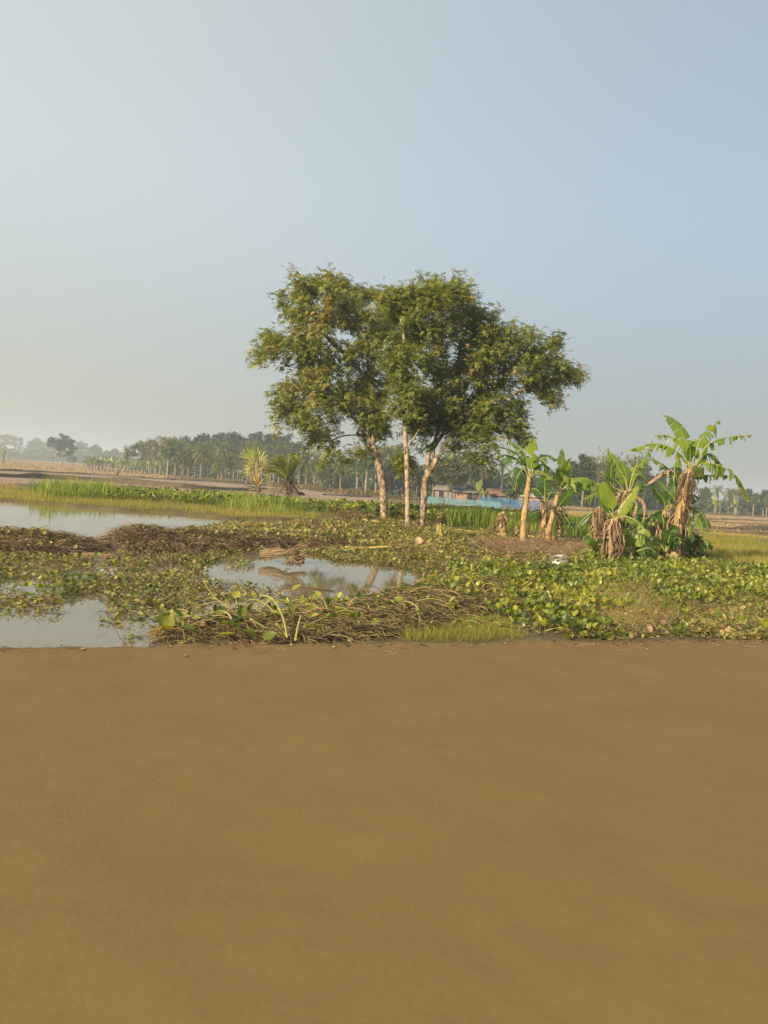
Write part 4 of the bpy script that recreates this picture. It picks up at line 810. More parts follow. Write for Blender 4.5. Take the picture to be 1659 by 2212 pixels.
def slope(x, y, z, sx, sy, dz, th=.06, r=.5):
    """roof sheet: from (y, z) low eave to y+sy high"""
    v = [[x-sx/2, y, z], [x+sx/2, y, z], [x+sx/2, y+sy, z+dz], [x-sx/2, y+sy, z+dz]]; v = v+[[p[0], p[1], p[2]+th] for p in v]
    return v, [[3, 2, 1, 0], [4, 5, 6, 7], [0, 1, 5, 4], [1, 2, 6, 5], [2, 3, 7, 6], [3, 0, 4, 7]]
def hut(name, label, u, v, D, W, Dp, He, Hr, wall, roof, door=None, rz=0, windows=(), gable=False, posts=True):
    b = P(u, v, D); b[2] = gz(D)+.05; root = empty(name, b, label, "hut"); root.rotation_euler = (0, 0, rz)
    a = Acc(); t = .12
    a.box([0, 0, He/2], [W, t, He]); a.box([0, Dp, He/2], [W, t, He]); a.box([-W/2+t/2, Dp/2, He/2], [t, Dp-t-.01, He]); a.box([W/2-t/2, Dp/2, He/2], [t, Dp-t-.01, He])
    if gable:
        for x in (-W/2+t/2, W/2-t/2):
            v_ = [[x-t/2, .07, He], [x-t/2, Dp-.07, He], [x-t/2, Dp/2, Hr-.05], [x+t/2, .07, He], [x+t/2, Dp-.07, He], [x+t/2, Dp/2, Hr-.05]]
            a.add(v_, [[0, 2, 1, 1], [3, 4, 5, 5], [0, 3, 5, 2], [1, 2, 5, 4]])
    a.build("wall", M[wall], root)
    r_ = Acc(); v_, f_ = slope(0, -.45, He-.05, W+.7, Dp/2+.45, Hr-He+.05); r_.add(v_, f_)
    v_, f_ = slope(0, Dp+.45, He-.05, W+.7, -(Dp/2+.44), Hr-He+.05); r_.add(v_, [list(reversed(q)) for q in f_]); 
    for k in range(int(W/.35)): x = -W/2-.3+k*.36; r_.tube([[x, -.45, He+.02], [x, Dp/2, Hr+.07]], .025, 3)
    r_.build("roof", M[roof], root)
    if door: d = Acc(); d.box([door, -.08, .85], [.8, .05, 1.7]); dd = d.build("door", M['dark'], root); h = Acc(); h.box([door+.42, -.10, .86], [.06, .08, 1.75]); h.box([door-.42, -.10, .86], [.06, .08, 1.75]); h.box([door, -.10, 1.77], [.9, .08, .06]); h.build("door_frame", M['wood'], dd)
    for x in windows: d = Acc(); d.box([x, -.08, He*.6], [.5, .05, .5]); d.build("window", M['dark'], root)
    if posts:
        for x in (-W/2-.2, W/2+.2): p = Acc(); p.tube([[x, -.35, -.05], [x, -.35, He-.02]], .06, 6); p.build("post", M['wood'], root, True)
    return root
hut("tin_hut", "grey tin hut with a sloping roof among trees, leftmost of the huts", 968, 1080, 122, 4.6, 3.8, 1.8, 3.0, 'greywall', 'tin', -1.2, -.45, (1.2,))
hut("brick_hut", "low reddish brick shed with a rusty tin roof beside the grey hut", 1005, 1080, 118, 3.4, 2.6, 1.7, 2.2, 'brick', 'tin', .6, .1)
hut("thatched_hut", "brown roofed mud hut half hidden by a green shrub", 1098, 1082, 128, 6.0, 3.6, 1.5, 2.6, 'mudwall', 'tile', -2.2, .06, (1.0,))
hut("white_roofed_hut", "hut with a pale tin roof and whitish walls behind the tall near banana plant", 1150, 1090, 116, 3.8, 3.0, 1.7, 2.3, 'whitewall', 'tin_white', -1.1, -.08, (1.0,))
b0 = P(1172, 1096, 106); b0[2] = gz(106); a = Acc(); a.box([0, 0, .8], [4.0, .24, 1.45]); w_ = a.build("brick_wall", M['brick']); w_.location = b0; w_.rotation_euler = (0, 0, .05); tag(w_, "pale pink brick wall in front of the white roofed hut", "wall")
b0 = P(1050, 1085, 116); b0[2] = gz(116); 
def stack_of(name, label, u, D, n_, mat, cat):
    b = P(u, 1085, D); b[2] = gz(D); a = Acc(); r = np.random.default_rng(int(u))
    for i in range(n_): a.tube([[r.normal(0, .7), r.normal(0, .2), .1+.05*i], [r.normal(0, .7)+1.2, r.normal(0, .2), .15+.05*i+r.uniform(-.1, .2)]], r.uniform(.03, .09), 5, r=r.random())
    return tag(a.build(name, M[mat], origin=b), label, cat)
stack_of("wood_pile", "pile of brown sticks between the brick shed and the shrub", 1024, 114, 16, 'wood', "wood pile"); stack_of("wood_pile", "pale heap of poles in front of the brown roofed hut", 1120, 112, 14, 'wood', "wood pile")
def net_fence(name, label, pts, h, col, nm):
    m, n, l = newmat(nm); b = n["Principled BSDF"]; b.inputs["Base Color"].default_value = (*col, 1); b.inputs["Roughness"].default_value = .6; out = n["Material Output"]
    tc = n.new("ShaderNodeTexCoord"); nz = n.new("ShaderNodeTexNoise"); nz.inputs["Scale"].default_value = 1.1; l.new(tc.outputs["Object"], nz.inputs["Vector"])
    mr = n.new("ShaderNodeMapRange"); mr.inputs[1].default_value = .3; mr.inputs[2].default_value = .7; mr.inputs[3].default_value = .5; mr.inputs[4].default_value = .85; l.new(nz.outputs["Fac"], mr.inputs[0])
    tr = n.new("ShaderNodeBsdfTransparent"); mi = n.new("ShaderNodeMixShader"); l.new(mr.outputs[0], mi.inputs[0]); l.new(tr.outputs[0], mi.inputs[1]); l.new(b.outputs[0], mi.inputs[2]); l.new(mi.outputs[0], out.inputs[0])
    w0 = np.array([P(u, v, D) for u, v, D in pts]); w0[:, 2] = gz(w0[:, 1]); n_ = 40; c = bez(w0, n_); c[:, 2] = gz(c[:, 1])+.05
    root = empty(name, c[0], label, "net fence"); a = Acc(); rows = 5; V = []
    nr = np.random.default_rng(5)
    for j in range(rows):
        q = j/(rows-1); V.append(c+np.array([0, 0, 1])*(h*q*(1-.10*np.abs(np.sin(np.arange(n_)*.62))*(q > .9)))[:, None]+np.stack([0*c[:, 0], .12*np.sin(np.arange(n_)*1.7+j)*(1-abs(2*q-1)), 0*c[:, 0]], 1))
    V = np.array(V).reshape(-1, 3); idx = np.arange(rows*n_).reshape(rows, n_); a.add(V, np.stack([idx[:-1, :-1], idx[:-1, 1:], idx[1:, 1:], idx[1:, :-1]], -1).reshape(-1, 4)); a.build("net", m, root, True, c[0])
    for i in range(0, n_, 5): p = Acc(); p.tube([c[i]-[0, .03, .1], c[i]+[nr.uniform(-.05, .05), -.03, h*1.12]], .03, 5, r=.5); p.build("stake", M['wood'], root, True, c[0])
net_fence("net_fence", "pale blue netting fence low along the wet field", [(915, 1085, 82), (960, 1091, 78), (1010, 1094, 74), (1080, 1100, 70)], .95, (.10, .22, .26), "pale_net")
net_fence("net_fence", "brighter blue netting fence behind, in front of the huts", [(1035, 1080, 96), (1090, 1086, 92), (1140, 1092, 88), (1185, 1096, 85)], 1.35, (.03, .11, .22), "blue_net")
# dark stump and posts on the fields
g = G(250, 1029); a = Acc(); a.tube([g-[0, 0, .1], g+[.1, 0, .5], g+[.45, 0, 1.1]], [.5, .38, .3], 7); tag(a.build("tree_stump", M['straw'], origin=g), "short dark stump leaning on the edge of the stubble field", "stump")
g = G(225, 1018); a = Acc(); a.tube([g-[0, 0, .1], g+[0, 0, .8]], [.4, .3], 7); tag(a.build("tree_stump", M['straw'], origin=g), "small dark stump further back on the stubble field", "stump")
# ------------------------------------------------------------------ banana plants
def bleaf(parent, org, pts, W, tear=.2, face=0.0, rr=.5, dead=False, droop=.22, seed=0, label=None, edge=None):
    """one banana leaf along pts; W half width; face 0 = blade faces the sky, 1 = faces the camera"""
    W = W*(.40 if dead else .84)
    st = np.random.default_rng(seed+int(abs(pts[0][0])*97) % 997); n = 40; c = bez(pts, n); t = nrm(np.gradient(c, axis=0))
    nv = nrm(np.array([.12*st.normal(), -face, (1-face)+.12])); s = nrm(np.cross(t, nv)); up = np.cross(s, t)
    q = np.linspace(0, 1, n); p0 = .16; uq = np.clip((q-p0)/(1-p0), 0, 1)
    wd = W*np.clip(np.sin(PI*np.clip(uq, 0, 1)**.8), 0, 1)**.55*(1-.25*uq); A = Acc(); i0 = int(p0*n)
    for sd in (-1, 1):
        i = i0
        while i < n-1:
            k = int(st.integers(1, 3)) if st.random() < tear else int(st.integers(5, 10)); j = min(n-1, i+k); torn = st.random() < tear+.1; fold = (.25+.9*st.random()) if (torn and tear > .3) else .22
            ln = st.uniform(.65, 1.05) if torn else 1.0; tw = st.normal(0, .45) if torn else 0; skew = st.normal(.15, .3) if torn else 0; dv = st.uniform(.5, 1.9) if torn else 1.0; V = []; E = []; xs_ = (0, .3, .62, .85, 1.0); mid = (i+j)/2
            for m_ in range(i, j+1):
                for x in xs_:
                    gap = (mid-m_)*(.42*torn*min(1, x*1.3)+.10*x)/n; sh = t[m_]*gap*np.linalg.norm(c[-1]-c[0])*1.1+t[m_]*W*x*(.18+skew)
                    dr = droop*(x*x)*dv*(3.6 if (torn and tear > .4) else 1.0)
                    V.append(c[m_]+s[m_]*sd*wd[m_]*x*ln*(1-.35*min(1, dr))+up[m_]*wd[m_]*x*math.sin(fold)*(.55-.8*x)+np.array([0, 0, -1.])*wd[m_]*dr+up[m_]*wd[m_]*x*tw*.5+sh)
                    E.append((edge if edge is not None else .10+.6*tear)*x**3+(.35*(uq[m_] > .93))*x)
            R_ = j-i+1; idx = np.arange(R_*5).reshape(R_, 5); f = np.stack([idx[:-1, :-1], idx[:-1, 1:], idx[1:, 1:], idx[1:, :-1]], -1).reshape(-1, 4)
            A.add(V, f, np.clip(rr+st.normal(0, .06), 0, 1), 0 if dead else np.array(E)); i = j
    o = A.build("leaf", M['banana_dead'] if dead else M['banana'], parent, True, org)
    if label: o["label"] = label
    B = Acc(); B.tube(c, np.linspace(.024, .005, n)*(.7+W), 5, r=.9 if dead else .55+.3*st.random()); B.build("midrib", M['banana_dead'] if dead else M['rib'], o, True, org)
    return o
def stem(parent, org, pts, r0, r1, name="pseudostem", mat='pseudostem', seed=0, rough=.10, rr=.5, n=26):
    st = np.random.default_rng(seed); c = bez(pts, n); A = Acc(); rad = np.linspace(r0, r1, n)*(1+rough*st.normal(size=n)*.5+rough*np.sin(np.arange(n)*.9)); A.tube(c, rad, 12, r=rr)
    v = A.v[0]; v += st.normal(0, r0*.035, v.shape)
    return A.build(name, M[mat], parent, True, org)
def sheaths(parent, org, pts, r0, n_, seed, L=(.3, .8), spread=.10, rr=(.05, 1)):
    """dry leaf sheaths and withered leaves hanging round a stem"""
    st = np.random.default_rng(seed); A = Acc(); c = bez(pts, 20); n_ = int(n_*1.9)
    for k in range(n_):
        i = int(st.integers(4, 20)); a_ = st.uniform(0, 2*PI); d = np.array([math.cos(a_), math.sin(a_), 0]); l = st.uniform(*L)*.7; b = c[i]+d*r0*.8; o = st.uniform(.3, 1)*spread
        p = bez([b, b+d*o+[0, 0, -.2*l], b+d*o*st.uniform(.8, 1.8)+[st.normal(0, .05), 0, -.6*l], b+d*o*st.uniform(.5, 1.6)+[st.normal(0, .09), st.normal(0, .05), -l]], 7); p[:, 2] = np.maximum(p[:, 2], org[2]+.02)
        sd = nrm(np.array([-d[1], d[0], st.normal(0, .4)])); w = st.uniform(.006, .026)*np.array([.5, .9, 1, 1, .9, .6, .1]); v = np.stack([p-sd*w[:, None], p+d*.015, p+sd*w[:, None]], 1).reshape(-1, 3); idx = np.arange(21).reshape(7, 3)
        A.add(v, np.stack([idx[:-1, :-1], idx[:-1, 1:], idx[1:, 1:], idx[1:, :-1]], -1).reshape(-1, 4), st.uniform(*rr))
    return A.build("dry_sheaths", M['banana_dead'], parent, False, org)
def conv2(zx, zy, D): return P(1058.4+zx*.1302, 939.6+zy*.1302, D)
def conv4(zx, zy, D): return P(1242+zx*.2513, 864+zy*.2513, D)
def plant(label, base_uv, conv, stempts, r0, r1, leaves, seed, nsheath=20, group=None, sheathL=(.2, .6), rr=.5, Doff=0):
    b = G(*base_uv); b[2] = ground_h(b[0], b[1]); D = b[1]; root = empty("banana_plant", b, label, "banana plant", group)
    st = np.random.default_rng(seed); sp = [conv(x, y, D+Doff) for x, y in stempts]; sp[0] = b-[0, 0, .08]; stem(root, b, sp, r0, r1, seed=seed, rr=rr)
    if nsheath: sheaths(root, b, sp, r0, nsheath, seed, sheathL)
    for i, lf in enumerate(leaves):
        pts, W, tear, face, r_ = lf[:5]; dead = len(lf) > 5 and lf[5] == 'dead'; dd = lf[6] if len(lf) > 6 else st.uniform(-.7, .7); m_ = len(pts)
        bleaf(root, b, [conv(x, y, D+Doff+dd*(k/(m_-1))) for k, (x, y) in enumerate(pts)], W, tear, face, r_, dead, seed=seed*50+i, label="brown withered leaf hanging down" if dead else None)
    return root, b
plant("tall slim banana plant with a pale orange stem, nearest the cut stump", (1130, 1184), conv2, [(545, 1780), (560, 1450), (600, 1150), (630, 850), (650, 700)], .115, .075, [
  ([(640, 720), (560, 500), (430, 390), (250, 330), (50, 380)], .30, .65, .15, .35), ([(640, 710), (560, 400), (450, 290), (330, 275)], .30, .55, .45, .45), ([(640, 700), (470, 340), (250, 215), (40, 187)], .26, .15, .25, .3),
  ([(655, 700), (590, 350), (470, 190), (330, 112)], .32, .25, .4, .4), ([(660, 700), (700, 480), (705, 250), (715, 58)], .33, .05, .95, .62), ([(670, 700), (790, 440), (940, 370), (1125, 400)], .34, .2, .55, .15), ([(675, 700), (800, 500), (970, 530), (1110, 700)], .30, .7, .5, .6),
  ([(640, 700), (560, 570), (470, 660), (415, 875)], .40, .45, .8, .12), ([(670, 710), (770, 620), (880, 620), (1060, 745)], .20, .35, .4, .75), ([(690, 900), (760, 900), (830, 960), (870, 1010)], .24, .1, .7, .1), ([(620, 850), (560, 920), (520, 950), (500, 965)], .2, .2, .6, .15)], 1, 14, sheathL=(.15, .4), rr=.75)
plant("banana plant with a broad upright dark leaf, between the two leaning ones", (1173, 1168), conv2, [(890, 1750), (890, 1500), (900, 1300), (915, 1080)], .14, .10, [
  ([(910, 1150), (912, 950), (905, 780), (900, 610)], .42, .03, .97, .12, '', 0), ([(900, 1150), (830, 1010), (700, 930), (500, 965)], .22, .15, .7, .15), ([(925, 1130), (1000, 970), (1060, 950), (1100, 960)], .2, .2, .5, .1), ([(890, 1310), (820, 1270), (720, 1300), (610, 1380)], .26, .1, .6, .12, '', -.4),
  ([(900, 1150), (960, 1050), (1010, 1000), (1060, 1020)], .15, .3, .5, .2), ([(880, 1180), (850, 1090), (800, 1000), (760, 960)], .12, .2, .5, .2), ([(930, 1160), (960, 1300), (940, 1450), (920, 1600)], .2, .8, .5, .5, 'dead'), ([(880, 1160), (850, 1300), (870, 1450), (860, 1560)], .18, .8, .5, .3, 'dead')], 2, 45)
plant("leaning banana plant with a pale spotted stem, right of the tall slim one", (1190, 1184), conv2, [(980, 1860), (965, 1650), (1010, 1450), (1075, 1200), (1115, 1000)], .125, .07, [
  ([(1125, 980), (1180, 740), (1192, 500), (1192, 238)], .29, .1, .95, .45, '', 0), ([(1130, 980), (1210, 760), (1280, 570), (1340, 392)], .34, .5, .8, .55), ([(1135, 980), (1290, 830), (1460, 750), (1690, 850)], .32, .55, .55, .62), ([(1120, 980), (1070, 800), (960, 690), (770, 600)], .22, .4, .5, .7),
  ([(1130, 1000), (1200, 990), (1330, 960), (1450, 905)], .24, .2, .8, .12), ([(1130, 1210), (1200, 1110), (1280, 1010), (1370, 930)], .30, .08, .8, .2), ([(1140, 980), (1360, 800), (1540, 850), (1640, 1000)], .2, .2, .6, .12), ([(1120, 960), (1090, 880), (1060, 800), (1050, 730)], .12, .4, .5, .9, 'dead')], 3, 12, sheathL=(.15, .4), rr=.35)
# vine wrapped dead stem
b = G(1208, 1172); b[2] = ground_h(b[0], b[1]); root = empty("vine_covered_plant", b, "dead banana stem wrapped in green vine beside the leaning banana plant", "stem"); D = b[1]
sp = [b-[0, 0, .05], conv2(1150, 1600, D), conv2(1165, 1400, D), conv2(1160, 1200, D)]; stem(root, b, sp, .10, .08, "stem", rr=.5); A = Acc(); N = 900; c = bez(sp, 60)[rng.integers(12, 60, N)]+rng.normal(0, .11, (N, 3)); put(A, [smleaf(.7, 1, .3)], c[:, 0], c[:, 1], c[:, 2], (.06, .12), (-1, .6), rng.random(N)*.35); A.build("vine", M['hya_small'], root, False, b)
bleaf(root, b, [conv2(1200, 1280, D), conv2(1260, 1380, D-.2), conv2(1330, 1460, D-.3), conv2(1420, 1490, D-.4)], .24, .15, .5, .1, seed=5)
# cut stumps
def cut_stump(label, uv, conv, pts, r0, n_, seed, rr=.6):
    b = G(*uv); b[2] = ground_h(b[0], b[1]); D = b[1]; root = empty("banana_stump", b, label, "stump"); sp = [conv(x, y, D) for x, y in pts]; sp[0] = b-[0, 0, .05]
    stem(root, b, sp, r0, r0*.72, "stem", seed=seed, rough=.15, rr=rr); sheaths(root, b, sp, r0, n_, seed, (.2, .5), .10, (.4, 1)); return root, b
root, b = cut_stump("tall cut banana stump with orange peeling sheaths, left of the tall slim banana plant", (1087, 1166), conv2, [(220, 1740), (210, 1550), (195, 1400), (200, 1310)], .155, 34, 31, .9)
A = Acc(); D = b[1]; A.tube([conv2(215, 1330, D), conv2(230, 1285, D), conv2(238, 1262, D)], [.10, .085, .03], 8, r=.95); A.tube([conv2(205, 1320, D-.1), conv2(160, 1310, D-.1), conv2(135, 1320, D-.15)], [.06, .05, .02], 6, r=.9); A.build("cut_top", M['pseudostem'], root, True, b)
cut_stump("short cut banana stump just left of the tall stump", (1072, 1152), conv2, [(110, 1640), (90, 1550), (80, 1490)], .085, 12, 32, .9)
cut_stump("small cut banana stump at the left foot of the tall slim banana plant", (1117, 1163), conv2, [(460, 1720), (445, 1600), (440, 1520)], .08, 14, 33)
cut_stump("thin yellow banana sucker stump at the right foot of the leaning banana plant", (1196, 1173), conv2, [(1060, 1810), (1060, 1720), (1050, 1660)], .06, 6, 34, .3)
cut_stump("short banana stump with a cut orange top left of the right banana clump", (1272, 1190), conv4, [(110, 1290), (125, 1220), (140, 1150)], .19, 36, 35, .9)
# debris of cut stems
def chunk(label, pts, r, rr, name="fallen_log"):
    p = np.array([G(u, v) for u, v in pts]); p[:, 2] = hgt(p[:, 0], p[:, 1])+r*.8+.05; A = Acc(); c = bez(p, 12); A.tube(c, r*(1+.15*np.sin(np.arange(12))), 8, r=rr); A.v[0][:, 2] = (A.v[0][:, 2]-c[0, 2])*1+c[0, 2]
    return tag(A.build(name, M['rib'] if rr > .4 else M['pseudostem'], None, True, p[0]), label, "log")
chunk("pale green split banana stem lying before the right banana clump", [(1247, 1190), (1262, 1191), (1280, 1190)], .075, .7)
chunk("pale orange cut stem lying left of the right clump's stump", [(1250, 1181), (1262, 1182), (1274, 1182)], .05, .95); chunk("long pale stem lying between the tall slim banana plant and its neighbour", [(1112, 1165), (1140, 1168), (1172, 1172)], .045, .98)
chunk("long thin pale stem lying across the litter right of the big trees", [(950, 1146), (985, 1152), (1028, 1158)], .035, .95); chunk("bent yellow stem lying in the greenery before the left big tree", [(740, 1152), (772, 1158), (792, 1168), (788, 1176)], .05, .96)
chunk("short pale stem at the foot of the left big tree", [(784, 1132), (800, 1135), (818, 1137)], .06, .97); chunk("long straight pale stem floating at the edge of the pond", [(745, 1189), (790, 1190), (845, 1193)], .035, .95)
def slab(label, u, v, sz, rr, yaw, tilt=-.1, name="fallen_leaf", mat='hya', w=.7):
    g = G(u, v); g[2] = hgt(g[0], g[1])+mh(g[0], g[1])*.8+.09; lv, lf = smleaf(w, 1, .1); n_ = 7; q = np.linspace(0, 1, n_); wd = w*.5*np.sin(PI*q**.8)**.7; V = []
    for i in range(n_):
        for x in (-1, -.5, 0, .5, 1): V.append([wd[i]*x, q[i], .12*x*x*w-.15*q[i]**2+.08*math.sin(9*q[i]+x*2)*.4])
    idx = np.arange(n_*5).reshape(n_, 5); f = np.stack([idx[:-1, :-1], idx[:-1, 1:], idx[1:, 1:], idx[1:, :-1]], -1).reshape(-1, 4); A = Acc(); A.inst((np.array(V), f), np.array([g]), rotm([yaw], [tilt], None, [sz]), np.array([rr])); return tag(A.build(name, M[mat], None, True, g), label, "leaf")
slab("round pale green fallen leaf on the ground right of the big trees", 1018, 1163, .42, .45, 1.5, -.25, w=1.3); slab("pale green fallen banana leaf piece beside the silver pot", 1312, 1199, .5, .5, 1.6, -.1); slab("cream coloured fallen leaf scrap before the forked big tree", 962, 1178, .35, .99, .9, .2, mat='banana_dead'); slab("cream dry leaf stub standing at the pond edge", 904, 1190, .35, .98, .2, .8, mat='banana_dead')
# yellow cut stump splinters right of the big trees
b = G(951, 1168); b[2] = ground_h(b[0], b[1]); A = Acc()
for k in range(9): A.tube([b+[rng.normal(0, .08), rng.normal(0, .05), -.05], b+[rng.normal(0, .12), rng.normal(0, .05), rng.uniform(.25, .62)]], [.05, .02], 5, r=.75+.25*rng.random())
tag(A.build("cut_stump", M['rib'], origin=b), "splintered yellow stump right of the forked big tree", "stump")
# right hand clump
G3 = "banana plants of the right hand clump"
plant("tallest banana plant of the right clump, carrying a bunch of green fruit", (1455, 1222), conv4, [(850, 1420), (880, 1150), (925, 880), (955, 700), (990, 600)], .17, .11, [
  ([(1000, 620), (975, 420), (890, 240), (778, 138)], .30, .12, .9, .6, '', 0), ([(990, 620), (940, 400), (820, 310), (690, 303)], .26, .85, .3, .5), ([(985, 640), (900, 460), (700, 375), (450, 432)], .24, .85, .3, .62), ([(1010, 620), (1060, 380), (1150, 270), (1235, 183)], .32, .65, .6, .6),
  ([(1010, 620), (1130, 400), (1300, 325), (1490, 303)], .26, .7, .3, .45), ([(1010, 640), (1110, 480), (1200, 485), (1270, 570)], .28, .7, .5, .5), ([(1010, 650), (1090, 550), (1230, 560), (1390, 660), (1498, 845)], .30, .85, .35, .5), ([(1010, 660), (1110, 650), (1230, 645), (1360, 655)], .18, .85, .4, .4),
  ([(1000, 620), (990, 480), (1000, 400), (1020, 360)], .16, .3, .5, .4), ([(960, 720), (980, 600), (950, 500), (940, 440)], .1, .4, .5, .6), ([(1000, 650), (1020, 720), (1010, 780), (1000, 850)], .16, .9, .6, .95, 'dead'), ([(960, 640), (930, 720), (930, 800), (925, 900)], .15, .9, .6, .8, 'dead')], 4, 85, G3, (.3, 1.0), .8)
root = [o for o in bpy.data.objects if o.get("label", "").startswith("tallest banana plant of the right")][0]; b = np.array(root.location); D = b[1]
A = Acc(); A.tube([conv4(1010, 600, D), conv4(1040, 560, D-.1), conv4(1055, 570, D-.15), conv4(1058, 640, D-.15), conv4(1058, 720, D-.15)], [.03, .03, .028, .03, .02], 6, r=.3)
bunch = A.build("fruit_bunch", M['rib'], root, True, b); A = Acc()
for k in range(7):
    for j in range(9):
        a_ = j/9*2*PI+k*.3; p = conv4(1058, 600+k*13, D-.15); d = np.array([math.cos(a_), math.sin(a_), 0]); A.tube(bez([p, p+d*.10, p+d*.15+[0, 0, .06], p+d*.145+[0, 0, .13]], 5), [.012, .022, .024, .02, .006], 5, r=.12+.15*rng.random())
A.build("bananas", M['hya'], bunch, True, b)
plant("banana plant at the left front of the right clump, wrapped in brown hanging leaves", (1326, 1226), conv4, [(330, 1440), (325, 1250), (330, 1120), (340, 1020)], .17, .11, [
  ([(335, 1020), (310, 880), (265, 790), (242, 708)], .28, .05, .9, .68, '', -.2), ([(335, 1020), (290, 940), (250, 880), (215, 850)], .22, .1, .6, .15), ([(340, 1020), (340, 900), (330, 880), (350, 860)], .2, .1, .7, .35), ([(350, 1020), (430, 1000), (530, 1040), (595, 1110)], .24, .7, .5, .6, '', -.6), ([(345, 1020), (400, 960), (480, 850), (545, 750)], .20, .25, .7, .75),
  ([(325, 1020), (260, 1060), (250, 1200), (230, 1350)], .2, .9, .6, .6, 'dead'), ([(340, 1010), (300, 1100), (310, 1260), (290, 1400)], .2, .9, .6, .8, 'dead'), ([(350, 1010), (390, 1080), (420, 1220), (380, 1340)], .2, .9, .6, .7, 'dead')], 5, 60, G3, (.3, 1.2), .5)
plant("banana plant with two broad upright bright leaves at the centre of the right clump", (1350, 1218), conv4, [(400, 1420), (380, 1250), (400, 1050), (430, 880), (450, 780)], .16, .10, [
  ([(455, 800), (425, 670), (365, 570), (295, 448)], .34, .06, .9, .58, '', 0), ([(455, 800), (440, 660), (420, 590), (390, 530)], .26, .1, .8, .5), ([(450, 800), (320, 740), (310, 640), (312, 520)], .22, .15, .8, .3), ([(440, 800), (230, 740), (100, 680), (-60, 672)], .27, .5, .45, .6), ([(440, 810), (260, 790), (160, 810), (60, 862)], .24, .85, .5, .55),
  ([(465, 790), (550, 620), (610, 490), (670, 350)], .24, .8, .8, .55), ([(460, 800), (490, 660), (515, 590), (545, 535)], .18, .6, .7, .7), ([(470, 790), (540, 740), (580, 740), (575, 790)], .18, .1, .7, .4), ([(440, 810), (360, 700), (250, 640), (150, 610)], .14, .3, .5, .2), ([(450, 800), (400, 790), (370, 820), (350, 860)], .18, .8, .7, .95, 'dead', -.3),
  ([(470, 790), (540, 640), (620, 700), (590, 740)], .1, .5, .5, .4), ([(460, 820), (560, 850), (600, 920), (590, 1040)], .26, .9, .7, .8, 'dead', -.4), ([(465, 830), (530, 900), (480, 1050), (430, 1180)], .2, .9, .6, .9, 'dead', -.6), ([(430, 1000), (500, 1110), (440, 1250), (392, 1500)], .22, .95, .8, 1.0, 'dead', -1.0)], 6, 65, G3, (.3, 1.2), .6)
plant("low banana plant with dark drooping leaves beneath the fruiting one", (1468, 1220), conv4, [(910, 1400), (890, 1200), (885, 1050), (890, 950)], .17, .10, [
  ([(880, 970), (860, 860), (790, 770), (708, 685)], .20, .1, .8, .35), ([(890, 960), (950, 860), (985, 770), (1000, 680)], .14, .05, .85, .62, '', -.4), ([(895, 970), (970, 860), (1030, 830), (1080, 850)], .26, .2, .6, .15), ([(890, 960), (950, 960), (985, 1040), (992, 1135)], .26, .5, .7, .5, '', -.7), ([(890, 955), (1000, 940), (1075, 1040), (1100, 1135)], .26, .6, .6, .5, '', -.5),
  ([(895, 950), (1050, 940), (1130, 1050), (1152, 1140)], .22, .15, .6, .28, '', -.3), ([(880, 960), (860, 840), (855, 760), (860, 690)], .16, .1, .8, .3), ([(895, 950), (880, 860), (920, 770), (900, 720)], .16, .2, .7, .4), ([(900, 1000), (960, 1150), (1010, 1180), (1005, 1220)], .14, .1, .7, .3, '', -.3),
  ([(885, 960), (840, 900), (820, 920), (790, 950)], .2, .6, .6, .8, 'dead'), ([(880, 960), (800, 1050), (810, 1200), (780, 1350)], .2, .9, .7, .7, 'dead', -.4), ([(890, 980), (930, 1100), (920, 1250), (900, 1380)], .2, .9, .7, .5, 'dead', -.4), ([(885, 980), (850, 1100), (850, 1250), (850, 1380)], .2, .9, .7, .9, 'dead', -.5)], 7, 80, G3, (.3, 1.3), .5)
plant("slender banana plant between the left and right halves of the right clump", (1400, 1214), conv4, [(640, 1390), (680, 1250), (740, 1100), (775, 960)], .10, .07, [
  ([(780, 960), (760, 860), (710, 790), (658, 718)], .22, .06, .85, .5), ([(775, 960), (750, 1000), (765, 1050), (752, 1115)], .25, .06, .9, .15, '', -.5), ([(775, 950), (720, 960), (650, 1000), (600, 1045)], .22, .6, .6, .4), ([(780, 950), (820, 860), (790, 800), (760, 780)], .14, .2, .6, .2), ([(780, 940), (850, 870), (880, 640), (890, 480)], .28, .1, .85, .62, '', .5), ([(780, 940), (850, 700), (770, 580), (660, 503)], .26, .15, .7, .35, '', .6),
  ([(790, 760), (800, 600), (720, 650), (585, 742)], .22, .95, .7, .9, 'dead'), ([(850, 700), (850, 580), (760, 640), (600, 735)], .2, .9, .6, .75, 'dead')], 8, 60, G3, (.3, .9), .4)
plant("banana plant at the far left of the right clump, mostly withered", (1300, 1214), conv4, [(200, 1380), (190, 1200), (195, 1050), (205, 920)], .12, .08, [
  ([(205, 930), (180, 960), (150, 990), (110, 1000)], .16, .3, .6, .1), ([(205, 930), (240, 860), (270, 870), (280, 900)], .14, .3, .6, .4), ([(200, 930), (100, 1000), (40, 1060), (30, 1080)], .16, .2, .5, .12), ([(205, 930), (190, 1000), (200, 1150), (190, 1280)], .18, .9, .6, .6, 'dead'), ([(205, 930), (240, 980), (250, 1080), (230, 1200)], .18, .9, .6, .4, 'dead')], 9, 90, G3, (.3, 1.0), .5)
